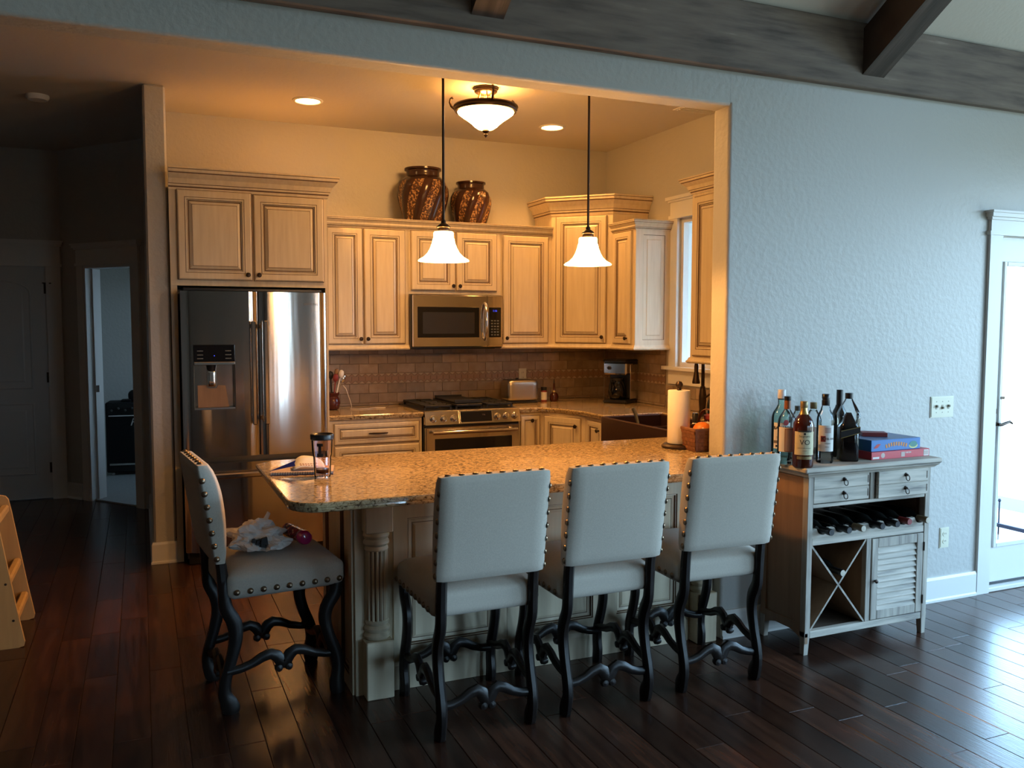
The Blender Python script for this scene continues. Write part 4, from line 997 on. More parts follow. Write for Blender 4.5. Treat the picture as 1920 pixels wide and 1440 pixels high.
# ------------------------------------------------------------------ lamps
def pendant(cx, cy, zb, label):
    t = thing('pendant_lamp', label, 'lamp', (cx, cy, ZC), 'pendant lamps over the breakfast bar')
    obj('canopy', MB().lathe([(.062, ZC-.0005), (.062, ZC-.012), (.03, ZC-.028), (.008, ZC-.034)], (cx, cy, 0), 20), 'bronze', t)
    obj('rod', MB().tube([(cx, cy, ZC-.03), (cx, cy, zb+.17)], .0058, 10), 'bronze', t)
    obj('socket_cap', MB().lathe([(.006, .185), (.011, .178), (.011, .170), (.022, .162), (.030, .155), (.032, .150), (.025, .146), (.028, .138), (.026, .128), (0, .128)], (cx, cy, zb), 20), 'bronze', t)
    pr = [(.030, .130), (.042, .130), (.0445, .124), (.0445, .105), (.048, .098), (.052, .080), (.060, .058), (.072, .036), (.090, .018), (.108, .008), (.1145, .002), (.113, -.001), (.104, .003), (.086, .014), (.066, .034), (.054, .058), (.046, .085), (.040, .104)]
    obj('shade', MB().lathe(pr, (cx, cy, zb), 40, cap=False), 'shade', t)
    lamp('POINT', 'pendant_bulb', (cx, cy, zb+.012), 25, WARM, .025)
pendant(1.262, 3.70, 1.839, 'pendant lamp with lit bell shade, the one in front of the two pots')
pendant(1.996, 3.70, 1.843, 'pendant lamp with lit bell shade, the one in front of the corner cabinet')
LX, LY = 2.06, 5.20
t = thing('ceiling_lamp', 'semi-flush ceiling lamp with lit alabaster bowl and scrolled bronze arms', 'lamp', (LX, LY, ZC))
obj('canopy', MB().lathe([(.080, ZC-.0005), (.080, ZC-.010), (.074, ZC-.014), (.074, ZC-.024), (.066, ZC-.032), (.02, ZC-.036)], (LX, LY, 0), 28), 'bronze', t)
zr = 2.925
obj('bowl_ring', MB().lathe([(.178, zr-.022), (.196, zr-.020), (.203, zr-.008), (.200, zr+.004), (.208, zr+.010), (.204, zr+.018), (.186, zr+.020), (.178, zr+.012)], (LX, LY, 0), 48), 'bronze', t)
obj('bowl', MB().lathe([(.182, zr-.018), (.176, zr-.030), (.146, zr-.053), (.137, zr-.058), (.112, zr-.076), (.092, zr-.092), (.074, zr-.110), (.050, zr-.126), (.03, zr-.131), (.0, zr-.132)], (LX, LY, 0), 48), 'bowl', t)
obj('finial', MB().lathe([(.0, zr-.129), (.022, zr-.131), (.024, zr-.139), (.018, zr-.148), (.009, zr-.153), (.013, zr-.160), (.010, zr-.168), (.004, zr-.177), (0, zr-.180)], (LX, LY, 0), 18), 'bronze', t)
for k in range(6):
    a = math.pi*2*k/6+.3; c, s = math.cos(a), math.sin(a)
    obj('strut', MB().tube([(LX+r_*c, LY+r_*s, z) for r_, z in ((.045, ZC-.030), (.050, ZC-.055), (.062, ZC-.085), (.085, ZC-.115), (.12, zr+.026), (.185, zr+.016))], .0045, 8), 'brass', t)
for k in range(3):
    a = math.pi*2*k/3+R(19); c, s = math.cos(a), math.sin(a)
    obj('scroll_arm', MB().tube([(LX+r_*c, LY+r_*s, z) for r_, z in ((.195, zr+.008), (.215, zr+.016), (.236, zr+.034), (.246, zr+.058), (.240, zr+.082), (.229, zr+.088), (.226, zr+.080))], [.008, .008, .008, .007, .007, .008, .006], 8), 'bronze', t)
lamp('POINT', 'ceiling_lamp_bulb', (LX, LY, zr+.05), 40, WARM, .06)
def downlight(cx, cy, label):
    t = thing('recessed_light', label, 'lamp', (cx, cy, ZC), 'recessed downlights in the kitchen ceiling')
    obj('trim_ring', MB().lathe([(.080, ZC-.0005), (.102, ZC-.001), (.100, ZC-.006), (.084, ZC-.010), (.078, ZC-.004)], (cx, cy, 0), 36, cap=False), 'trim', t)
    obj('lens', MB().lathe([(.082, ZC-.003), (.05, ZC-.012), (0, ZC-.015)], (cx, cy, 0), 32), 'lens', t)
    lamp('SPOT', 'downlight_bulb', (cx, cy, ZC-.03), 58, WARM, .05, spot_size=R(125), spot_blend=.6)
downlight(1.075, 5.96, 'lit recessed downlight above the refrigerator')
downlight(2.92, 6.0, 'lit recessed downlight above the corner cabinet side of the kitchen')
t = thing('air_vent', 'flat white ceiling air vent by the right-hand kitchen wall', 'vent', (3.48, 4.95, ZC))
vm = MB(); vx, vy = 3.61, 5.09; vm.box(vx-.155, vx+.155, vy-.09, vy+.09, ZC-.006, ZC-.0005, 0, .003); obj('frame', vm, 'trim', t)
for k in range(6):
    s_ = MB(); s_.box(vx-.13, vx+.13, vy-.07+k*.025, vy-.056+k*.025, ZC-.011, ZC-.006); obj('slat', s_, 'trim', t)
sd = thing('smoke_detector', 'round white smoke detector on the dim hall ceiling', 'detector', (-.58, 6.55, ZC))
obj('housing', MB().lathe([(.07, ZC-.0005), (.07, ZC-.016), (.058, ZC-.032), (0, ZC-.034)], (-.58, 6.55, 0), 24), 'trim', sd)

# ------------------------------------------------------------------ pots on the cabinets
def pot(cx, cy, z0, h, label):
    t = thing('pot', label, 'vase', (cx, cy, z0), 'twisted pots on the cabinet tops')
    pr = [(.27, 0), (.30, .02), (.345, .18), (.40, .40), (.43, .56), (.425, .68), (.385, .78), (.315, .845), (.285, .865), (.28, .93), (.285, .955), (.315, .97), (.315, 1.0), (.28, 1.0), (.26, .9)]
    n = 64; v = []; f = []; mi = []; lob = 8; P_ = [(r*h, z*h) for r, z in pr]
    # refine
    Q = []
    for (a, b), (c, d) in zip(P_, P_[1:]):
        for k in range(3): Q.append((a+(c-a)*k/3, b+(d-b)*k/3))
    Q.append(P_[-1])
    for i, (r, z) in enumerate(Q):
        tw = z/h*.95; amp = .030*max(0, min(1, (.86*h-z)/(.12*h))); 
        for k in range(n):
            a = 2*math.pi*k/n+tw; ph = math.cos(lob*(2*math.pi*k/n)); rr = r*(1+amp*ph); v.append((cx+rr*math.cos(a), cy+rr*math.sin(a), z0+z))
    for i in range(len(Q)-1):
        for k in range(n):
            f.append([i*n+k, i*n+(k+1) % n, (i+1)*n+(k+1) % n, (i+1)*n+k]); zz = Q[i][1]/h
            mi.append(1 if (k % 8 in (2, 3, 4, 5)) and .02 < zz < .77 else 0)
    f.append(list(range(n))[::-1]); mi.append(0)
    obj('body', MB().add(v, f, mi, True), ['vase', 'vaseg'], t)
pot(2.05, 6.50, 2.302, .455, 'larger brown pot with twisted gold-mottled bands, standing above the microwave')
pot(2.447, 6.50, 2.302, .375, 'smaller brown pot with twisted gold-mottled bands on the cabinet top')

# ------------------------------------------------------------------ counter chairs (one of each part, then copies)
def nail_mesh():
    m = MB().lathe([(.0125, 0), (.0112, .0042), (.007, .0072), (0, .0082)], n=10); return m
def make_chair():
    """local frame: faces +y, origin on the floor under the middle of the seat's rear edge"""
    t = thing('counter_chair', 'x', 'chair', (0, 0, 0))
    nail_me = None
    def nail(parent, p, nrm):
        nonlocal nail_me
        q = Vector((0, 0, 1)).rotation_difference(Vector(nrm).normalized()).to_matrix().to_4x4(); q.translation = Vector(p)
        if nail_me is None:
            mm = nail_mesh(); o = obj('nailhead', mm, 'nail', parent); nail_me = o.data
        else:
            o = bpy.data.objects.new('nailhead', nail_me); link(o, parent)
        o.matrix_basis = q
    # seat: crowned cushion with straight sides
    sw, s0, s1 = .222, .0, .485
    def sfn(p, u, v, w_):
        p = p.copy(); 
        if w_ > 0: p.z += .036*w_*max(0, 1-abs(u)**2.6)*max(0, 1-abs(v)**2.6)
        p.x *= 1+.03*(p.y-.25)
        return p
    seat = obj('seat', MB().rbox(-sw, sw, s0, s1, .462, .574, .036, 14, sfn), 'linen', t)
    for sx_ in (-1, 1):
        for k in range(9): nail(seat, (sx_*(sw+.0015)*(1+.03*(.04+k*.052-.25)), .04+k*.052, .497), (sx_, 0, 0))
    for k in range(7): nail(seat, (-.18+k*.06, s1+.0005, .497), (0, 1, 0))
    # backrest: leaning slab, rolled back at the top
    def prof(z):                                      # (rear y, front y)
        h = (z-.615)/.40; h = max(0, min(1, h))
        rear = -.045-.062*h; th = .052+.030*math.sin(min(1, h*1.25)*math.pi*.62); fr_ = rear+th
        if h > .72: fr_ -= (h-.72)**2*.30
        return rear, max(fr_, rear+.02)
    def bfn(p, u, v, w_):
        r_, f_ = prof(p.z); q = (p.y+.5)                # box y 0..1 mapped
        return Vector((p.x, r_+(f_-r_)*q, p.z - (.018*q if w_ > .9 else 0)))
    bw = .220
    bmb = MB(); n = 14; HZ0, HZ1 = .615, 1.015
    def bp(p, u, v, w_):
        rr = .022
        r_, f_ = prof(p.z); y = r_+(f_-r_)*(v+1)/2
        x = p.x*(1-.012*(v*v)); zz = p.z
        e = max(0, abs(u)-.86)/.14; y = y*(1-e)+((r_+f_)/2+(y-(r_+f_)/2)*(1-.22*e))*e
        g = max(0, abs(w_)-.88)/.12; y = y*(1-g)+((r_+f_)/2+(y-(r_+f_)/2)*(1-.12*g))*g
        bulge = .010*max(0, 1-u**2)*max(0, 1-w_**2)
        y += bulge if v > .5 else (-bulge*.5 if v < -.5 else 0)
        return Vector((x, y, zz))
    back = obj('backrest', bmb.rbox(-bw, bw, -.5, .5, HZ0, HZ1, .012, n, bp), 'linen', t)
    for sx_ in (-1, 1):
        for k in range(7):
            z = .64+k*.052; r_, f_ = prof(z); nail(back, (sx_*(bw-.002), r_+.016, z), (sx_, 0, 0))
    for k in range(8):
        r_, f_ = prof(1.01); nail(back, (-.185+k*.053, (r_+f_)/2-.006, HZ1-.0005), (0, -.1, 1))
    # legs: scrolled 'mutton bone' shapes
    def leg(x, pts):
        m = MB(); pp = []; rr = []
        for (y, z, ry) in pts: pp.append((x, y, z)); rr.append((.021, ry))
        # interpolate
        P_, R_ = [], []
        for i in range(len(pp)-1):
            p0, p1, p2, p3 = [Vector(pp[max(0, min(len(pp)-1, i+j))]) for j in (-1, 0, 1, 2)]
            for k in range(4):
                s = k/4; P_.append(.5*((2*p1)+(p2-p0)*s+(2*p0-5*p1+4*p2-p3)*s*s+(3*p1-p0-3*p2+p3)*s**3)); R_.append((.021, rr[i][1]+(rr[i+1][1]-rr[i][1])*s))
        P_.append(Vector(pp[-1])); R_.append(rr[-1])
        m.tube(P_, R_, 8, flat=(1, 0, 0)); return m
    rear = [(-.030, .70, .019), (-.012, .60, .022), (-.004, .50, .024), (.004, .43, .028), (.034, .365, .032), (.038, .30, .028), (.020, .22, .024), (-.004, .14, .024), (-.008, .085, .026), (.006, .045, .036), (.014, .020, .038), (.014, .0, .030)]
    front = [(.448, .475, .030), (.442, .43, .030), (.408, .375, .029), (.400, .32, .027), (.416, .25, .026), (.446, .17, .027), (.454, .11, .027), (.448, .06, .032), (.450, .022, .034), (.452, .0, .028)]
    for sx_ in (-1, 1): obj('leg', leg(sx_*.186, rear), 'espresso', t)
    for sx_ in (-1, 1): obj('leg', leg(sx_*.196, front), 'espresso', t)
    # stretchers: two S-scrolls meeting at a little drop in the middle
    def stretcher(P):
        m = MB(); half = [(0, .0, .019), (.12, .004, .017), (.22, .016, .018), (.31, .036, .021), (.385, .044, .024), (.44, .030, .026), (.475, .006, .026), (.5, -.006, .022)]
        full = half+[(1-a, b, c) for a, b, c in half[-2::-1]]
        m.tube([P(a, b) for a, b, c in full], [(c, .016) for a, b, c in full], 8, flat=(0, 0, 1))
        for a in (.455, .545): m.lathe([(.0, -.017), (.014, -.014), (.018, 0), (.014, .014), (0, .017)], P(a, -.020), 10, P(.6, 0)-P(.4, 0) if False else (P(.5, 0)-P(.5, .0001)).cross(P(.6, 0)-P(.4, 0)))
        return m
    V = Vector
    for sx_ in (-1, 1): obj('stretcher', stretcher(lambda a, b, s=sx_: V((s*.191, .0+.452*a, .172+b))), 'espresso', t)
    obj('stretcher', stretcher(lambda a, b: V((-.186+.372*a, .002, .128+b))), 'espresso', t)
    obj('stretcher', stretcher(lambda a, b: V((-.194+.388*a, .440, .150+b))), 'espresso', t)
    return t
chair = make_chair()
SPOT = [((1.181, 2.965), 0, 'linen counter chair showing its back, nearest the fluted post by the rounded bar end'),
        ((1.708, 2.965), -.5, 'linen counter chair showing its back, middle one along the long side of the bar'),
        ((2.262, 2.965), -2.5, 'linen counter chair showing its back, standing next to the wine cabinet'),
        ((.262, 3.700), -84, 'linen counter chair at the end of the bar, with a plastic bag on its seat')]
for i, ((x, y), a, lab) in enumerate(SPOT):
    c = chair if i == 0 else copy_tree(chair)
    c.location = (x, y, 0); c.rotation_euler = (0, 0, R(a)); tag(c, lab, 'chair', 'nailhead counter chairs around the breakfast bar')

# things on the end chair
def blob(o, r, seed, amp, sq=(1, 1, 1), n=26, m2=14, sharp=1.0):
    v = []; f = []
    for i in range(m2+1):
        th = math.pi*i/m2
        for k in range(n):
            a = 2*math.pi*k/n; d = Vector((math.sin(th)*math.cos(a), math.sin(th)*math.sin(a), math.cos(th)))
            q = noise.noise(d*1.7+Vector((seed, 0, 0)))+.55*abs(noise.noise(d*4.1+Vector((0, seed, 0))))*sharp+.3*noise.noise(d*8+Vector((0, 0, seed)))
            p = d*(r*(1+amp*q)); v.append((o[0]+p.x*sq[0], o[1]+p.y*sq[1], o[2]+p.z*sq[2]))
    for i in range(m2):
        for k in range(n): f.append([i*n+k, (i+1)*n+k, (i+1)*n+(k+1) % n, i*n+(k+1) % n])
    return v, f
t = thing('plastic_bag', 'crumpled white plastic shopping bag lying on the end chair seat', 'bag', (.42, 3.70, .62))
b = MB()
v, f = blob((.42, 3.70, .665), .085, 3.3, .55, (1.25, 1.0, .62), 40, 22); b.add(v, f, 0, False); v, f = blob((.475, 3.655, .645), .062, 8.1, .5, (1.1, 1.1, .62), 34, 18); b.add(v, f, 0, False)
zmin = min(p[2] for p in b.v); b.v = [(p[0], p[1], max(p[2], .624)) for p in b.v]
bag = obj('body', b, 'bag', t)
hm = MB(); hm.tube([(.45, 3.76, .69), (.475, 3.775, .715), (.49, 3.78, .742), (.485, 3.775, .748)], [(.016, .006), (.012, .004), (.009, .003), (.005, .002)], 6); obj('handle', hm, 'bag', t)
mk = MB()
for (x, y, z, s) in ((.405, 3.598, .668, .008), (.425, 3.596, .660, .012), (.445, 3.585, .667, .015), (.44, 3.588, .650, .010)):
    mk.prism([(x-s, z-s*.6), (x+s, z-s), (x+s*.8, z+s), (x-s*.6, z+s*.7)], y-.004, y+.02, lambda a, z_, h: (a, h, z_))
obj('printed_marks', mk, 'ink', bag)
t = thing('glitter_tube', 'red glittery tube with magenta cap lying on the end chair seat', 'tube', (.60, 3.72, .62))
ax = Vector((.045, -.16, -.004)).normalized(); A = Vector((.568, 3.79, .662)); LZ = .19
obj('tube_body', MB().lathe([(0, 0), (.026, .001), (.028, .006), (.028, .145)], A, 20, ax), 'glit', t); obj('cap', MB().lathe([(.028, .145), (.0305, .148), (.0305, .176), (.026, .188), (.012, .194), (0, .195)], A, 20, ax), 'pink', t)

# ------------------------------------------------------------------ wine cabinet
t = thing('wine_cabinet', 'weathered wooden wine cabinet with drawers, bottle rack, X shelf and louvered door', 'cabinet', (3.223, 3.25, 0))
CX0, CX1, CY0, CY1 = 2.833, 3.614, 3.082, 3.400
obj('top_board', MB().box(CX0-.045, CX1+.045, CY0-.032, CY1+.012, .872, .897, 0, .006), 'oldwood', t)
obj('top_molding', MB().molding([(CX0-.002, CY1), (CX0-.002, CY0-.002), (CX1+.002, CY0-.002), (CX1+.002, CY1)], [(0, .850), (.010, .850), (.016, .858), (.026, .866), (.028, .872), (0, .872)]), 'oldwood', t)
for x0 in (CX0, CX1-.03):
    p = MB(); p.prism([(0, .11), (0, .87), (.04, .87), (.04, .11)], 0, .03, lambda a, z, h: (x0+h, CY0+a, z)) if False else None
    p = MB(); p.box(x0, x0+.032, CY0, CY0+.036, .085, .871, 0, .002); obj('corner_post', p, 'oldwoodv', t)
    lg = MB(); s = 1 if x0 > 3.2 else 0
    xa, xb = x0, x0+.032
    for ya in (CY0, CY1-.036):
        l = MB(); q = [(xa+.008*s, ya+.004, 0), (xb-.008*(1-s), ya+.004, 0), (xb-.008*(1-s), ya+.030, 0), (xa+.008*s, ya+.030, 0), (xa, ya, .11), (xb, ya, .11), (xb, ya+.036, .11), (xa, ya+.036, .11)]
        l.add(q, [[3, 2, 1, 0], [4, 5, 6, 7], [0, 1, 5, 4], [1, 2, 6, 5], [2, 3, 7, 6], [3, 0, 4, 7]]); obj('leg', l, 'oldwoodv', t)
for xs, sg in ((CX0+.002, 1), (CX1-.002, -1)):
    F_ = Face(xs, CY1, 0, -1) if sg == 1 else Face(xs, CY0+.034, 0, 1)
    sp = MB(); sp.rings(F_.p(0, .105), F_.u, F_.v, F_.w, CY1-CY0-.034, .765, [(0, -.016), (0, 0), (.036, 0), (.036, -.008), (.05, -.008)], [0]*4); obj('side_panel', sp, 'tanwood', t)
    ap = MB(); pr = [(0, .105)]+[(x, .105-.05*(abs((x-.159)/.159)**2.2)) for x in [k*.318/12 for k in range(13)]]+[(.318, .105)]
    ap.prism([(a, z) for a, z in pr], -.016, 0, lambda a, z, h: F_.p(a, z, h)); obj('apron', ap, 'tanwood', t)
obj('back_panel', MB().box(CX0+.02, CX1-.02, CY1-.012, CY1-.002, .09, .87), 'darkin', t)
def rail_(x0, x1, z0, z1, y0=CY0+.002, m='oldwood', nm='rail'): return obj(nm, MB().box(x0, x1, y0, y0+.03, z0, z1, 0, .002), m, t)
XL, XR2 = CX0+.032, CX1-.032
rail_(XL, XR2, .700, .716); rail_(XL, XR2, .522, .556); rail_(XL, XR2, .078, .112); rail_(XL, XR2, .852, .871)
rail_(3.218, 3.246, .716, .852, m='oldwoodv', nm='divider'); rail_(3.206, 3.236, .112, .522, m='oldwoodv', nm='divider')
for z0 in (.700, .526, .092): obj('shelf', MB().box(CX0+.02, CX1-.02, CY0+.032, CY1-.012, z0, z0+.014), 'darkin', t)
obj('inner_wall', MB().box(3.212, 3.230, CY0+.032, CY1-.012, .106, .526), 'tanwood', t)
def drawer(x0, x1, z0, z1, out):
    f_ = MB(); zm = (z0+z1)/2; y = CY0+.004-out
    f_.box(x0, x1, y, y+.018, z0, zm-.0012, 0, .0025); f_.box(x0, x1, y, y+.018, zm+.0012, z1, 0, .0025); f_.box(x0+.004, x1-.004, y+.006, CY0+.2, z0+.005, z1-.005)
    d = obj('drawer', f_, 'oldwood', t)
    for zc in ((z0+zm)/2, (zm+z1)/2):
        xc = (x0+x1)/2+.012; r_ = MB(); r_.lathe([(.010, 0), (.010, .003), (.005, .006), (.006, .012), (0, .015)], (xc, y, zc+.008), 12, (0, -1, 0))
        r_.tube([(xc+.012*math.sin(a), y-.010-.003*(1-math.cos(a)), zc+.008-.014+.014*math.cos(a)) for a in [2*math.pi*k/14 for k in range(14)]], .0022, 6, closed=True)
        obj('ring_pull', r_, 'knob', d)
        nt_ = MB()
        for z_ in (zc,): nt_.box(x1-.012, x1-.007, y-.0008, y+.004, z_-.018, z_+.018)
        obj('finger_joint', nt_, 'darkin', d)
drawer(XL+.004, 3.214, .720, .850, 0); drawer(3.250, XR2-.003, .720, .850, .022)
# scalloped bottle rack
SL = [2.932, 3.040, 3.128, 3.250, 3.352, 3.448, 3.560]
tp = []
for k in range(97):
    x = XL+(XR2-XL)*k/96; d = min(abs(x-s) for s in SL); z = .598-.030*max(0, 1-(d/.034)**2)**.5 if d < .034 else .598+.004*math.cos(d*30); tp.append((x, z))
for y in (CY0+.006, CY0+.20): obj('bottle_rack', MB().prism([(XL, .556)]+tp+[(XR2, .556)], y, y+.018, lambda a, z, h: (a, h, z)), 'oldwood', t)
# X shelf
xa, xb, za, zb = XL, 3.206, .112, .522
def slat_x(p, q, nm='cross_board'):
    p, q = Vector((p[0], 0, p[1])), Vector((q[0], 0, q[1])); d = (q-p).normalized(); n_ = Vector((-d.z, 0, d.x))*.0045
    m = MB(); vs = [p-n_, q-n_, q+n_, p+n_]; v = [(a.x, CY0+.006, a.z) for a in vs]+[(a.x, CY1-.014, a.z) for a in vs]
    m.add(v, [[0, 1, 2, 3], [7, 6, 5, 4]]+[[i, 4+i, 4+(i+1) % 4, (i+1) % 4] for i in range(4)]); obj(nm, m, 'oldwoodv' if False else 'tanwood', t)
    e = MB(); v = [(a.x, CY0+.0045, a.z) for a in vs]+[(a.x, CY0+.0062, a.z) for a in vs]; e.add(v, [[0, 1, 2, 3], [7, 6, 5, 4]]+[[i, 4+i, 4+(i+1) % 4, (i+1) % 4] for i in range(4)]); obj('board_edge', e, 'oldwoodv', t)
mid = ((xa+xb)/2, (za+zb)/2)
slat_x((xa+.002, zb-.002), (xb-.002, za+.002)); slat_x((xa+.002, za+.002), (mid[0]-.004, mid[1]-.004)); slat_x((mid[0]+.004, mid[1]+.004), (xb-.002, zb-.002))
# louvered door
dx0, dx1, dz0, dz1 = 3.239, 3.580, .116, .518
dm = MB()
for q in ((dx0, dx0+.042, dz0, dz1), (dx1-.042, dx1, dz0, dz1)): dm.box(q[0], q[1], CY0-.002, CY0+.022, q[2], q[3], 0, .003)
for q in ((dx0+.042, dx1-.042, dz0, dz0+.045), (dx0+.042, dx1-.042, dz1-.045, dz1)): dm.box(q[0], q[1], CY0-.001, CY0+.020, q[2], q[3], 0, .002)
ld_ = obj('louvered_door', dm, 'oldwoodv', t); n = 11; zz0, zz1 = dz0+.045, dz1-.045; st = (zz1-zz0)/n
for k in range(n):
    z = zz0+st*(k+.5); s_ = MB(); h = st*.60
    vs = [(CY0-.001, z-h), (CY0+.005, z-h+.002), (CY0+.022, z+h), (CY0+.016, z+h-.001)]
    s_.prism(vs, dx0+.043, dx1-.043, lambda a, z_, q: (q, a, z_)); obj('slat', s_, 'oldwood', ld_)
obj('knob', MB().lathe([(.005, 0), (.005, .006), (.010, .010), (.010, .014), (0, .018)], (dx0+.022, CY0-.002, .31), 12, (0, -1, 0)), 'knob', ld_)
for z in (.18, .45): obj('hinge', MB().lathe([(.004, -.022), (.004, .022)], (dx1+.002, CY0-.004, z), 8), 'knob', ld_)
# bottles lying in the rack
WB = [(0, 0), (.034, .001), (.0375, .006), (.0375, .19), (.034, .215), (.020, .245), (.0145, .258), (.0145, .302), (.016, .303), (.016, .318), (.0145, .319)]
def lying(x, z, yn, foil, end, label, lean=0, grp='wine bottles lying in the cabinet rack'):
    t = thing('wine_bottle', label, 'bottle', (x, yn+.33, z), grp)
    d = Vector((0, -1, lean)).normalized(); o = Vector((x, yn, z))-d*.325
    obj('glass', MB().lathe(WB, o, 20, d), 'darkglass', t)
    obj('foil', MB().lathe([(.0152, .262), (.0152, .302), (.0168, .303), (.0168, .320), (.0150, .325), (.0, .325)], o, 18, d), foil, t)
    if end: obj('foil_end', MB().lathe([(.0145, .3252), (.0, .3258)], o, 16, d), end, t)
LAB = ['wine bottle with dark foil, first in the rack from the tan cabinet side', 'wine bottle with dark foil, second in the rack from the tan cabinet side', 'wine bottle with tan foil and pale round end in the rack',
       'wine bottle with dark foil lying between the tan-foiled one and the blue-black one', 'wine bottle with dark foil lying right beside the red-foiled one', 'wine bottle with red foil in the cabinet rack', 'wine bottle with brown foil and pale end at the louvered side of the rack']
M['tanfoil'] = mat('tan_foil', (.20, .15, .09), .4)
M['endpale'] = mat('pale_foil_end', (.52, .47, .38), .5)
for s, fo, en, lab, dy in zip(SL, ('black', 'black', 'tanfoil', 'black', 'black', 'maroon', 'tanfoil'), (None, None, 'endpale', None, None, None, 'endpale'), LAB, (0, 0, 0, .0, .005, .02, .01)): lying(s, .592, 3.030+dy, fo, en, lab)
lying(3.042, .378, 3.066, 'black', 'endpale', 'lone dark wine bottle lying in the crossed X shelf', 0, None)

# ------------------------------------------------------------------ bottles standing on the wine cabinet
ZT = .8972; LA = -36
def arc_label(cx, cy, r, a0, a1, z0, z1, n=14):
    """curved paper patch, angles measured from -y (towards the room), positive to the right"""
    v = []; f = []
    for k in range(n+1):
        a = R(LA+a0+(a1-a0)*k/n)
        for z in (z0, z1): v.append((cx+r*math.sin(a), cy-r*math.cos(a), z))
    for k in range(n): f.append([2*k, 2*k+2, 2*k+3, 2*k+1])
    m = MB(); m.add(v, f, 0, True); return m
def arc_text(s, size, cx, cy, r, ac, zc, bold=0.0):
    def P(a, b):
        th = R(LA+ac)+a/r; return (cx+r*math.sin(th), cy-r*math.cos(th), zc+b)
    return text_mb(s, size, P, bold=bold)
def bottle(name, label, cx, cy, prof, gm, liq=None, lq_m=None, cap=None, cap_m=None):
    t = thing(name, label, 'bottle', (cx, cy, ZT), 'liquor bottles standing on the wine cabinet')
    g = obj('glass', MB().lathe(prof, (cx, cy, ZT), 32), gm, t)
    if liq: obj('liquor', MB().lathe(liq, (cx, cy, ZT), 32), lq_m, t)
    if cap: obj('cap', MB().lathe(cap, (cx, cy, ZT), 24), cap_m, t)
    return t
SH = lambda r, hs, hn, rn, ht: [(0, .0), (r*.92, 0), (r, .006), (r, hs), (r*.97, hs+.012), (r*.84, hs+.030), (r*.6, hs+.046), (rn*1.25, hs+.060), (rn, hn), (rn, ht)]
IN = lambda r, z: [(0, .006), (r*.93, .006), (r*.955, .012), (r*.955, z), (0, z+.0005)]
# whisky with cream label, in front
cx, cy = 2.818, 3.108
t = bottle('whisky_bottle', 'amber whisky bottle with cream label and gold neck, at the very front', cx, cy, SH(.047, .190, .262, .015, .275), 'amber', None, None, [(.0165, .276), (.0175, .278), (.0175, .304), (.016, .306), (0, .306)], 'oldgold')
obj('neck_foil', MB().lathe([(.0215, .246), (.0165, .262), (.0158, .276)], (cx, cy, ZT), 20, cap=False), 'gold', t)
lb = obj('label', arc_label(cx, cy, .0474, -58, 62, ZT+.060, ZT+.168), 'label_c', t)
obj('lettering', arc_text('VO', .034, cx, cy, .0478, 4, ZT+.118), 'ink', lb); obj('lettering', arc_text("Seagram's", .013, cx, cy, .0478, 2, ZT+.147), 'ink', lb)
obj('lettering', arc_text('CANADIAN WHISKY', .0068, cx, cy, .0478, 2, ZT+.092), 'inkg', lb); obj('lettering', arc_text('a blend', .006, cx, cy, .0478, 2, ZT+.080), 'inkg', lb)
bm_ = obj('label_band', arc_label(cx, cy, .0477, -34, 40, ZT+.166, ZT+.174), 'ink', lb); bm_ = obj('strip_label', arc_label(cx, cy, .0475, -40, 48, ZT+.040, ZT+.054), 'oldgold', t)
crest = MB(); 
obj('crest', arc_label(cx, cy, .0478, -4, 8, ZT+.154, ZT+.163, 4), 'ink', lb)
# vodka
cx, cy = 3.002, 3.165
t = bottle('vodka_bottle', 'clear vodka bottle with white label, red square and double black cap', cx, cy, SH(.040, .205, .275, .0165, .300), 'glass', IN(.040, .19), 'clearliq', [(.0175, .275), (.0185, .277), (.0185, .300), (.0165, .302), (.0165, .306), (.0185, .308), (.0185, .328), (.017, .330), (0, .330)], 'black')
lb = obj('label', arc_label(cx, cy, .0404, -55, 62, ZT+.058, ZT+.182), 'paper', t)
obj('red_square', arc_label(cx, cy, .0407, -35, -2, ZT+.104, ZT+.132, 6), 'maroon', lb)
obj('lettering', arc_text('K', .024, cx, cy, .0411, -19, ZT+.118, .0006), 'ink', lb); obj('lettering', arc_text('ETEL ONE', .0125, cx, cy, .0411, 25, ZT+.118, .0005), 'inkg', lb)
obj('emblem', arc_label(cx, cy, .0407, -8, 34, ZT+.146, ZT+.172, 6), 'label_p', lb); obj('lettering', arc_text('VODKA', .008, cx, cy, .0411, 12, ZT+.096), 'inkg', lb); obj('lettering', arc_text('distilled', .006, cx, cy, .0411, 8, ZT+.080), 'inkg', lb)
# rum, green tinted
cx, cy = 2.861, 3.310
t = bottle('rum_bottle', 'pale green rum bottle with tall silvery cap and white label', cx, cy, SH(.046, .205, .275, .0165, .300), 'gglass', IN(.046, .10), 'clearliq', [(.0155, .298), (.0170, .300), (.0190, .305), (.0190, .343), (.0175, .345), (0, .345)], 'whitecap')
obj('cap_ring', MB().lathe([(.0178, .296), (.0178, .303)], (cx, cy, ZT), 20, cap=False), 'ink', t)
lb = obj('label', arc_label(cx, cy, .0464, -50, 60, ZT+.060, ZT+.186), 'paper', t)
obj('lettering', arc_text('BACARDI', .021, cx, cy, .0469, 3, ZT+.160, .0009), 'ink', lb); obj('lettering', arc_text('Superior', .015, cx, cy, .0469, 0, ZT+.114), 'oldgold', lb); obj('label_band', arc_label(cx, cy, .0467, -50, 60, ZT+.086, ZT+.100), 'inkg', lb)
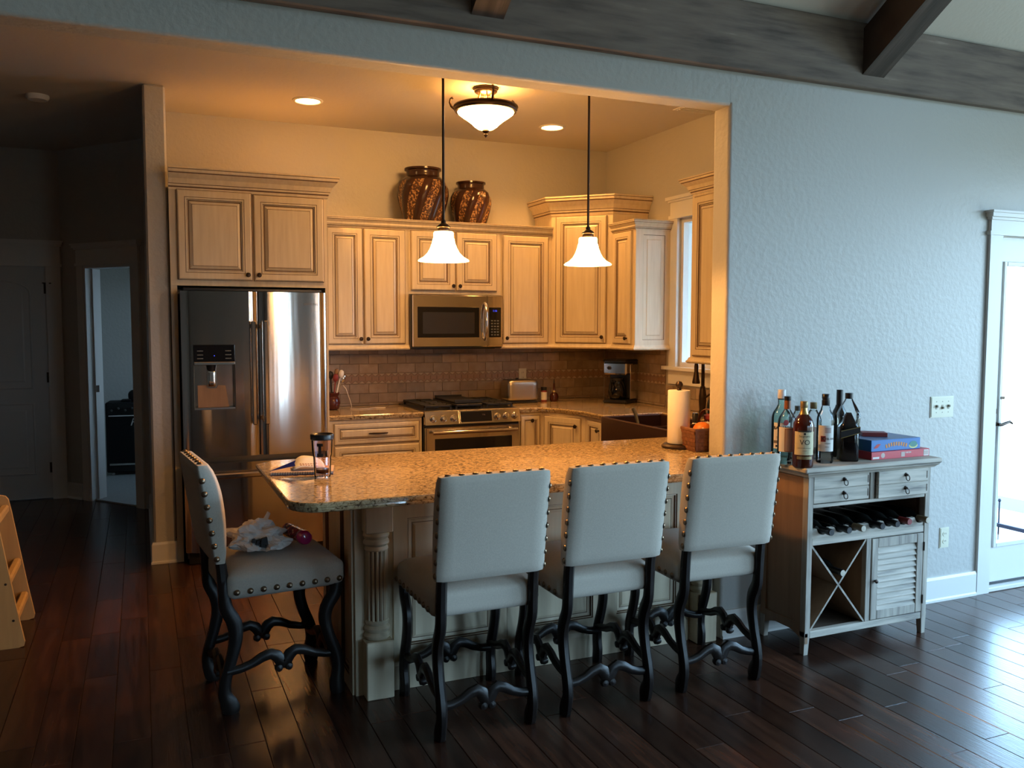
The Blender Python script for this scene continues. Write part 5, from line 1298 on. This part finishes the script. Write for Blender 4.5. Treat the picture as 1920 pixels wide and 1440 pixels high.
obj('red_emblem', MB().lathe([(.014, 0), (0, .0006)], (cx-.010, cy-.0472, ZT+.188), 20, (-.2, -.98, 0)), 'red', t); obj('crest', arc_label(cx, cy, .0467, -36, -24, ZT+.068, ZT+.078, 4), 'ink', lb)
# clear bottle with copper neck
cx, cy = 2.804, 3.203
t = bottle('spirit_bottle', 'clear spirit bottle with copper neck sleeve, black cap and brown-framed label', cx, cy, SH(.043, .195, .262, .014, .300), 'glass', IN(.043, .15), 'clearliq', [(.0155, .302), (.0160, .304), (.0160, .322), (0, .323)], 'black')
obj('neck_sleeve', MB().lathe([(.0155, .262), (.0150, .302)], (cx, cy, ZT), 20, cap=False), 'brownfoil', t)
lb = obj('label', arc_label(cx, cy, .0434, -60, 60, ZT+.062, ZT+.178), 'paper', t); obj('label_frame', arc_label(cx, cy, .0437, -18, 60, ZT+.064, ZT+.172), 'brownfoil', lb); obj('label_field', arc_label(cx, cy, .0440, -14, 60, ZT+.067, ZT+.169), 'label_p', lb)
# two smaller bottles behind
t = bottle('small_bottle', 'small clear bottle with dark cap, just peeking out behind the whisky neck', 2.958, 3.305, SH(.036, .175, .225, .013, .240), 'glass', None, None, [(.0145, .238), (.0150, .240), (.0150, .262), (0, .263)], 'greyp')
t = bottle('small_bottle', 'small clear bottle with brass-coloured cap behind the vodka bottle', 3.043, 3.29, SH(.040, .18, .235, .014, .250), 'glass', None, None, [(.015, .246), (.0165, .248), (.0165, .278), (0, .279)], 'oldgold')
obj('label', arc_label(3.043, 3.29, .0404, -60, 60, ZT+.06, ZT+.16), 'paper', t)
# square black-label bottle, half full
cx, cy = 3.152, 3.17
t = thing('square_whisky_bottle', 'square clear whisky bottle, half full and dark, with slanted black label', 'bottle', (cx, cy, ZT), 'liquor bottles standing on the wine cabinet')
def sq_ring(r, z, e=5.0, n=32):
    o = []
    for k in range(n):
        a = 2*math.pi*k/n+math.pi/4; c, s = math.cos(a), math.sin(a); q = (abs(c)**e+abs(s)**e)**(-1/e); a -= R(30); o.append((cx+r*q*math.cos(a), cy+r*q*math.sin(a), ZT+z))
    return o
def sq_body(rings_):
    m = MB(); v = []; f = []; n = 32
    for r, z, e in rings_: v += sq_ring(r, z, e)
    for i in range(len(rings_)-1):
        for k in range(n): f.append([i*n+k, i*n+(k+1) % n, (i+1)*n+(k+1) % n, (i+1)*n+k])
    f += [list(range(n))[::-1], [(len(rings_)-1)*n+k for k in range(n)]]; m.add(v, f, 0, True); return m
obj('glass', sq_body([(.042, 0, 6), (.045, .004, 6), (.046, .18, 6), (.050, .225, 5), (.046, .240, 4), (.034, .268, 3), (.020, .294, 2.2), (.016, .305, 2)]), 'glass', t)
obj('liquor', sq_body([(.040, .004, 6), (.0425, .008, 6), (.0428, .165, 6), (.03, .19, 5), (.012, .235, 3)]), 'blackliq', t)
obj('cap', MB().lathe([(.0165, .302), (.0185, .304), (.0185, .330), (0, .331)], (cx, cy, ZT), 20), 'black', t)
SQ = Matrix.Translation((cx, cy, 0)) @ Matrix.Rotation(R(-30), 4, 'Z') @ Matrix.Translation((-cx, -cy, 0))
lm = MB(); lm.T = SQ; lm.add([(cx-.0445, cy-.0468, ZT+.112), (cx+.0445, cy-.0468, ZT+.140), (cx+.0445, cy-.0468, ZT+.172), (cx-.0445, cy-.0468, ZT+.150)], [[0, 1, 2, 3]]); lb = obj('slanted_label', lm, 'ink', t)
for dz in (.0, .030):
    g = MB(); g.T = SQ; g.add([(cx-.0445, cy-.0471, ZT+.112+dz*1.15), (cx+.0445, cy-.0471, ZT+.140+dz*.95), (cx+.0445, cy-.0471, ZT+.1425+dz*.95), (cx-.0445, cy-.0471, ZT+.1145+dz*1.15)], [[0, 1, 2, 3]]); obj('gold_line', g, 'gold', lb)
t = bottle('dark_bottle', 'tall dark bottle hidden behind the square whisky bottle, only its neck showing', 3.205, 3.285, SH(.037, .20, .262, .0145, .315), 'darkglass', None, None, [(.0155, .262), (.0160, .315), (.0160, .336), (0, .337)], 'black')
# boxed games
t = thing('game_box', 'flat red game box with white print, bottom of the pair on the wine cabinet', 'box', (3.52, 3.25, ZT), 'game boxes on the wine cabinet')
rx0, rx1, ry0, ry1, rz = 3.262, 3.650, 3.125, 3.395, .038
obj('carton', MB().box(rx0, rx1, ry0, ry1, ZT, ZT+rz, 0, .001), 'redbox', t)
w_ = MB(); w_.box(rx0+.008, rx0+.050, ry0-.0008, ry0, ZT+.004, ZT+.014); obj('print', w_, 'paper', t)
obj('print', MB().lathe([(.013, 0), (0, .0008)], (rx0+.075, ry0, ZT+.019), 16, (0, -1, 0)), 'label_p', t); obj('print', MB().box(rx0+.195, rx0+.220, ry0-.0008, ry0, ZT+.006, ZT+.030), 'label_p', t)
for k in range(4): obj('print', MB().box(rx0+.226+k*.010, rx0+.231+k*.010, ry0-.0008, ry0, ZT+.022, ZT+.030), 'paper', t)
pf = MB(); pf.box(rx1-.040, rx1-.006, ry0-.0008, ry0, ZT+.003, ZT+.033); po = obj('white_square', pf, 'paper', t); obj('grey_square', MB().box(rx1-.036, rx1-.010, ry0-.0014, ry0-.0006, ZT+.007, ZT+.029), 'label_p', po)
t = thing('game_box', 'blue game box with orange arched print, lying on the red game box', 'box', (3.46, 3.26, ZT+rz), 'game boxes on the wine cabinet')
bx0, bx1, by0, by1, bz0, bz1 = 3.272, 3.600, 3.138, 3.397, ZT+rz+.0003, ZT+rz+.056
obj('carton', MB().box(bx0, bx1, by0, by1, bz0, bz1, 0, .0015), 'blue', t); obj('lid_top', MB().box(bx0+.002, bx1-.002, by0+.002, by1-.002, bz1-.0002, bz1+.001), 'bluetop', t)
o_ = MB()
for k in range(9):
    a = (k-4)/4; x = bx0+.165+a*.066; z = bz0+.033-.010*a*a; o_.T = Matrix.Translation((x, by0, z)) @ Matrix.Rotation(a*.32, 4, 'Y'); o_.box(-.0052, .0052, -.001, 0, -.009-.002*(k % 2), .009)
o_.T = None; obj('arched_print', o_, 'orangep', t, 'stuff')
lp = MB(); lp.add([(bx0+.038+.020*math.cos(a)*(1+.25*math.sin(2*a)), by0-.0008, bz0+.026+.009*math.sin(a)+.006*math.cos(a)) for a in [2*math.pi*k/18 for k in range(18)]], [list(range(18))]); obj('red_print', lp, 'red', t)
def ell(cx_, cz_, a, b, y): m = MB(); m.add([(cx_+a*math.cos(q), y, cz_+b*math.sin(q)) for q in [2*math.pi*k/20 for k in range(20)]], [list(range(20))]); return m
obj('yellow_print', ell(bx0+.280, bz0+.018, .030, .014, by0-.0006), 'yellowp', t); obj('green_print', ell(bx0+.280, bz0+.026, .026, .015, by0-.0011), 'greenp', t)
t = thing('card_box', 'small maroon and white card box lying on the blue game box', 'box', (3.45, 3.30, bz1), None)
cbm = MB(); cbm.T = Matrix.Translation((3.42, 3.270, bz1+.0012)) @ Matrix.Rotation(R(-34), 4, 'Z'); cbm.box(-.060, .060, -.040, .040, 0, .020, 0, .001); obj('carton', cbm, 'maroon', t)
cbm = MB(); cbm.T = Matrix.Translation((3.42, 3.270, bz1+.0012)) @ Matrix.Rotation(R(-34), 4, 'Z'); cbm.box(.0595, .0608, -.039, .039, .001, .019); e_ = obj('white_end', cbm, 'paper', t)
cbm = MB(); cbm.T = Matrix.Translation((3.42, 3.270, bz1+.0012)) @ Matrix.Rotation(R(-34), 4, 'Z'); cbm.box(.0607, .0613, -.012, .018, .005, .015); obj('end_print', cbm, 'maroon', e_)

# ------------------------------------------------------------------ things on the breakfast bar
ZB = .9142
t = thing('paper_towel_holder', 'upright paper towel roll on a dark holder with round finial', 'paper towel', (2.575, 3.755, ZB))
px, py = 2.572, 3.757
obj('base', MB().lathe([(.082, 0), (.088, .004), (.088, .012), (.078, .020), (.03, .022)], (px, py, ZB), 32), 'bronze', t)
obj('post', MB().lathe([(.008, .02), (.008, .30), (.012, .304), (.010, .312)], (px, py, ZB), 14), 'bronze', t)
obj('finial', MB().lathe([(0, .310), (.012, .313), (.019, .326), (.019, .334), (.012, .346), (0, .349)], (px, py, ZB), 18), 'bronze', t)
obj('paper_roll', MB().lathe([(.020, .024), (.056, .024), (.058, .027), (.058, .298), (.056, .301), (.020, .301)], (px, py, ZB), 40, cap=False), 'towel', t)
BX, BY = 2.685, 3.660; BT = Matrix.Translation((BX, BY, ZB)) @ Matrix.Rotation(R(-4), 4, 'Z')
t = thing('basket', 'small red-brown woven splint basket with arched handle holding an orange', 'basket', (BX, BY, ZB))
def tb_(fn): m = MB(); m.T = BT; fn(m); return m
HX, HY, HB_, TP = .135, .098, .112, .012
def shell(m):
    for q in (((-HX, -HY), (HX, -HY)), ((HX, -HY), (HX, HY)), ((HX, HY), (-HX, HY)), ((-HX, HY), (-HX, -HY))): pass
    o = [(-HX, -HY), (HX, -HY), (HX, HY), (-HX, HY)]; k = .92; v = [(x*k, y*k, .001) for x, y in o]+[(x, y, HB_) for x, y in o]+[(x*.96, y*.95, HB_) for x, y in o]+[(x*.88, y*.86, .008) for x, y in o]
    f = [[3, 2, 1, 0]]+[[i, (i+1) % 4, 4+(i+1) % 4, 4+i] for i in range(4)]+[[4+i, 4+(i+1) % 4, 8+(i+1) % 4, 8+i] for i in range(4)]+[[8+i, 8+(i+1) % 4, 12+(i+1) % 4, 12+i] for i in range(4)]+[[12, 13, 14, 15]]
    m.add(v, f)
obj('body', tb_(shell), 'wicker', t)
for row in range(5):
    z = .010+row*.020; k = .92+.08*z/HB_
    for sd in range(4):
        L_ = HX if sd % 2 == 0 else HY; D_ = HY if sd % 2 == 0 else HX; nseg = 12; v = []; f = []
        for i in range(nseg*2+1):
            a = -1+2*i/(nseg*2); off = .0032*(1 if (i//2+row) % 2 == 0 else .15)+.0006
            for zz in (z, z+.016):
                kk = .92+.08*zz/HB_; p = Vector((a*L_*kk, -(D_*kk+off), zz)); v.append(Matrix.Rotation(sd*math.pi/2, 4, 'Z') @ p)
        for i in range(nseg*2): f.append([2*i, 2*i+2, 2*i+3, 2*i+1])
        m = MB(); m.T = BT; m.add(v, f); obj('splint', m, 'wicker', t)
def rim(m):
    for sd in range(4):
        L_ = HX if sd % 2 == 0 else HY; D_ = HY if sd % 2 == 0 else HX; v = []; q = Matrix.Rotation(sd*math.pi/2, 4, 'Z')
        m2 = MB(); m2.box(-L_-.004, L_+.004, -D_-.006, -D_+.006, HB_-.008, HB_+.008, 0, .003); m.add([q @ Vector(p) for p in m2.v], m2.f)
obj('rim', tb_(rim), 'wicker', t)
obj('arched_handle', tb_(lambda m: m.tube([(.0, HY*math.cos(a)*1.0, HB_-.02+.115*math.sin(a)) for a in [math.pi*k/14 for k in range(15)]], [(.010, .003)]*15, 6, flat=(1, 0, 0))), 'wicker', t)
t = thing('orange', 'orange with a tiny pale sticker sitting in the woven basket', 'fruit', (2.655, 3.635, .99))
og = (2.640, 3.645, 1.010)
obj('fruit', MB().lathe([(.0, -.048)]+[(.050*math.sin(a), -.048*math.cos(a)) for a in [math.pi*k/14 for k in range(1, 14)]]+[(.004, .046), (0, .044)], og, 28), 'orange', t)
dv = Vector((-.50, -.80, .35)).normalized(); obj('sticker', MB().lathe([(.008, .0488), (.0, .0500)], og, 12, dv), 'paper', t)
t = thing('lidded_jar', 'jar with dark red lid and white label standing in the woven basket', 'jar', (2.735, 3.70, ZB+.010))
obj('jar', MB().lathe([(.028, 0), (.036, .004), (.036, .128), (.030, .138)], (2.735, 3.705, ZB+.009), 20), 'amber', t); obj('lid', MB().lathe([(.034, .138), (.035, .140), (.035, .160), (0, .161)], (2.735, 3.705, ZB+.009), 20), 'maroon', t)
obj('label', MB().lathe([(.0365, .09), (.0365, .128)], (2.735, 3.705, ZB+.009), 20, cap=False), 'paper', t)
t = thing('soap_bottle', 'small white-labelled bottle with dark cap behind the paper towel roll', 'bottle', (2.80, 3.96, ZB))
obj('bottle', MB().lathe([(.028, 0), (.031, .005), (.031, .075), (.015, .095), (.012, .10)], (2.812, 3.95, ZB), 18), 'paper', t); obj('cap', MB().lathe([(.013, .10), (.016, .102), (.016, .150), (.013, .154), (0, .155)], (2.812, 3.95, ZB), 16), 'black', t)
t = thing('table_wine_bottle', 'dark green wine bottle with red neck label behind the basket', 'bottle', (2.91, 3.93, ZB))
obj('glass', MB().lathe(WB, (2.915, 3.925, ZB), 22), 'darkglass', t); obj('foil', MB().lathe([(.0155, .255), (.0158, .302), (.0172, .303), (.0172, .320), (0, .321)], (2.915, 3.925, ZB), 18), 'maroon', t); obj('label', MB().lathe([(.0381, .06), (.0381, .15)], (2.915, 3.925, ZB), 22, cap=False), 'maroon', t)
# notebook, folded card, tumbler
t = thing('spiral_notebook', 'spiral-bound notebook lying at the rounded end of the bar', 'notebook', (.63, 3.78, ZB))
NT = Matrix.Translation((.634, 3.765, ZB)) @ Matrix.Rotation(R(-13), 4, 'Z')
def nb(fn): m = MB(); m.T = NT; fn(m); return m
obj('back_cover', nb(lambda m: m.box(-.130, .132, -.085, .085, .0002, .0024)), 'navy', t); obj('pages', nb(lambda m: m.box(-.126, .128, -.078, .083, .0024, .010)), 'paper', t); obj('cover', nb(lambda m: m.box(-.130, .132, -.078, .085, .010, .0116)), 'label_p', t)
for k in range(24): obj('coil', nb(lambda m: m.tube([(-.118+k*.0103+.0006*math.cos(a), -.081+.0065*math.cos(a), .0068+.0062*math.sin(a)) for a in [2*math.pi*j/10 for j in range(10)]], .0011, 5, closed=True)), 'blackm', t)
t = thing('folded_brochure', 'navy folded card and white printed leaflet lying on the notebook', 'paper', (.62, 3.80, ZB+.012))
KT = Matrix.Translation((.60, 3.765, ZB+.0125)) @ Matrix.Rotation(R(-4), 4, 'Z')
m = MB(); v = [(.490, 3.748, .9275), (.600, 3.742, .945), (.604, 3.752, .968), (.597, 3.748, .956)]; v += [(x, y+.004, z) for x, y, z in v]; m.add(v, [[0, 1, 3], [0, 3, 2], [4, 7, 5], [4, 6, 7], [0, 4, 5, 1], [1, 5, 7, 3], [3, 7, 6, 2], [2, 6, 4, 0]]); obj('navy_cover', m, 'navy', t)
m = MB(); m.T = KT; nx = 12; v = []; f = []
for i in range(nx+1):
    a = i/nx; z = .012+.040*math.sin(a*math.pi*.9)*(1-.3*a)+.004*math.sin(a*9)
    for j in range(5):
        b = j/4; v.append((-.01+.135*a, -.050+.105*b, z*(.35+.75*b)+.004*math.sin(b*6+a*5)))
for i in range(nx):
    for j in range(4): f.append([i*5+j, i*5+j+5, i*5+j+6, i*5+j+1])
m.add(v, f, 0, True); lf = obj('leaflet', m, 'paper', t)
sol = lf.modifiers.new('thickness', 'SOLIDIFY'); sol.thickness = .0012
pm = MB(); pm.T = KT
for k in range(7):
    for j in range(2):
        i = 3+k; a = i/nx; z = .012+.040*math.sin(a*math.pi*.9)*(1-.3*a)+.004*math.sin(a*9); b = .12+.22*j; zz = z*(.35+.75*b)+.004*math.sin(b*6+a*5)+.0022
        x = -.01+.135*a; y = -.050+.105*b; pm.add([(x-.004, y-.004, zz-.001), (x+.004, y-.005, zz-.001), (x+.003, y+.004, zz+.0006), (x-.003, y+.005, zz+.0006)], [[0, 1, 2, 3]])
obj('printed_marks', pm, 'maroon', lf, 'stuff')
cx, cy = .690, 3.608
t = thing('tumbler', 'clear insulated tumbler with black lid and a little cola left', 'cup', (cx, cy, ZB))
obj('cup_wall', MB().lathe([(0, .0003), (.032, .0003), (.034, .004), (.0375, .085), (.041, .095), (.0445, .162), (.0435, .162), (.039, .10), (.0355, .088), (.032, .012), (0, .012)], (cx, cy, ZB), 36), 'acryl', t)
obj('inner_cup', MB().lathe([(0, .016), (.027, .017), (.031, .024), (.036, .10), (.041, .165)], (cx, cy, ZB), 36), 'acryl', t)
obj('cola', MB().lathe([(0, .0165), (.0265, .0172), (.030, .024), (.0312, .034), (0, .0345)], (cx, cy, ZB), 30), 'cola', t)
obj('lid', MB().lathe([(.0455, .158), (.048, .160), (.049, .178), (.047, .182), (.043, .180), (.040, .174), (0, .173)], (cx, cy, ZB), 36), 'black', t)
BI = lambda a, b: (cx+.0425*math.sin(a/.0425-.42), cy-.0425*math.cos(a/.0425-.42), ZB+.118+b)
im = MB()
for q in ((-.013, .013, .016, .028), (-.006, .006, -.014, .016), (-.013, .013, -.028, -.014)): 
    for k in range(6): a0 = q[0]+(q[1]-q[0])*k/6; a1 = q[0]+(q[1]-q[0])*(k+1)/6; im.add([BI(a0, q[2]), BI(a1, q[2]), BI(a1, q[3]), BI(a0, q[3])], [[0, 1, 2, 3]])
obj('block_letter', im, 'ink', t)

# ------------------------------------------------------------------ wooden toddler tower at the left edge
t = thing('step_tower', 'light birch plywood step tower with rungs, cut off by the frame edge', 'step stool', (-.95, 4.86, 0))
def side(y):
    m = MB(); fx = lambda z: -.548-.100*(z/.65)
    P_ = [(-1.32, .0), (-1.30, -.0)]
    poly = [(-.575, 0), (-.552, .006), (-.548, .024)]+[(fx(z), z) for z in (.2, .4, .58)]+[(fx(.64)-.003, .645), (-.662, .662), (-.69, .670), (-1.12, .670), (-1.15, .655), (-1.165, .62)]+[(-1.32, .03), (-1.315, .006), (-1.29, 0), (-1.10, 0), (-1.07, .03), (-1.02, .07), (-.85, .07), (-.80, .03), (-.77, 0)]
    m.prism(poly, y-.0115, y+.0115, lambda a, b, h: (a, h, b)); return m
for y in (4.655, 5.085): obj('side_panel', side(y), 'birch', t)
for z, x in ((.135, -.592), (.315, -.619), (.60, -.665)):
    r_ = MB(); r_.box(x-.018, x+.018, 4.667, 5.073, z-.020, z+.020, 0, .008); obj('rung', r_, 'birch', t)
    for y in (4.643,): obj('screw', MB().lathe([(.006, 0), (.004, .0015), (0, .002)], (x, y+.0005, z), 10, (0, -1, 0)), 'bronze', t)
obj('platform', MB().box(-1.17, -.70, 4.667, 5.073, .385, .405, 0, .004), 'birch', t)

# ------------------------------------------------------------------ guitar amplifier in the far room
t = thing('guitar_amplifier', 'black guitar amplifier on the carpet, seen through the hall doorway', 'amplifier', (-.05, 9.75, .012))
AT = Matrix.Translation((-.345, 9.56, .012)) @ Matrix.Rotation(R(-6), 4, 'Z')
def am(fn): m = MB(); m.T = AT; fn(m); return m
obj('cabinet', am(lambda m: m.box(0, .66, 0, .30, .03, .745, 0, .012)), 'amp', t)
obj('grille_cloth', am(lambda m: m.box(.03, .63, -.004, .01, .13, .60, 0, .003)), 'grill', t)
obj('trim_strip', am(lambda m: m.box(.03, .63, -.008, .002, .604, .614)), 'chrome', t); obj('trim_strip', am(lambda m: m.box(.03, .63, -.008, .002, .104, .122)), 'chrome', t)
cpn = obj('control_panel', am(lambda m: m.box(.02, .64, -.004, .02, .625, .735, 0, .003)), 'blackm', t)
for k in range(9): obj('knob', am(lambda m: m.lathe([(.011, 0), (.009, .016), (0, .017)], (.06+k*.064, -.004, .665+.02*(k % 2)), 12, (0, -1, 0))), 'greyp', cpn)
obj('lettering', text_mb('P', .11, lambda a, b: AT @ Vector((.265+a+.30*b, -.006, .54+b))), 'chrome', t)
for x in (.06, .60):
    for y in (.04, .26): obj('caster', am(lambda m: m.lathe([(.022, 0), (.022, .03)], (x, y, .0), 12)), 'chrome', t)
t = thing('headphones_case', 'rounded black case standing on the guitar amplifier', 'case', (-.05, 9.66, .758))
m = MB(); m.T = AT; m.rbox(.205, .42, .06, .20, .7452, .862, .05, 8); obj('case_body', m, 'amp', t); m = MB(); m.T = AT; m.box(.14, .24, .05, .18, .7452, .768, 0, .008); obj('flap', m, 'amp', t)

# ------------------------------------------------------------------ outside the glass door
structure('ground', MB().box(3.95, 16, YW2+.02, 16, -.30, -.06), 'deck')
t = thing('low_railing', 'dark low metal railing outside the glass door', 'railing', (5.9, 5.0, -.06))
obj('bottom_rail', MB().box(5.87, 5.90, 3.75, 8.5, .045, .075, 0, .004), 'rail', t)
for k in range(18):
    y = 3.86+k*.27; b = MB(); b.tube([(5.885, y, -.06), (5.885, y, .24)], .006, 8); b.lathe([(.006, .235), (.013, .245), (.009, .258), (0, .262)], (5.885, y, 0), 10); obj('baluster', b, 'rail', t)
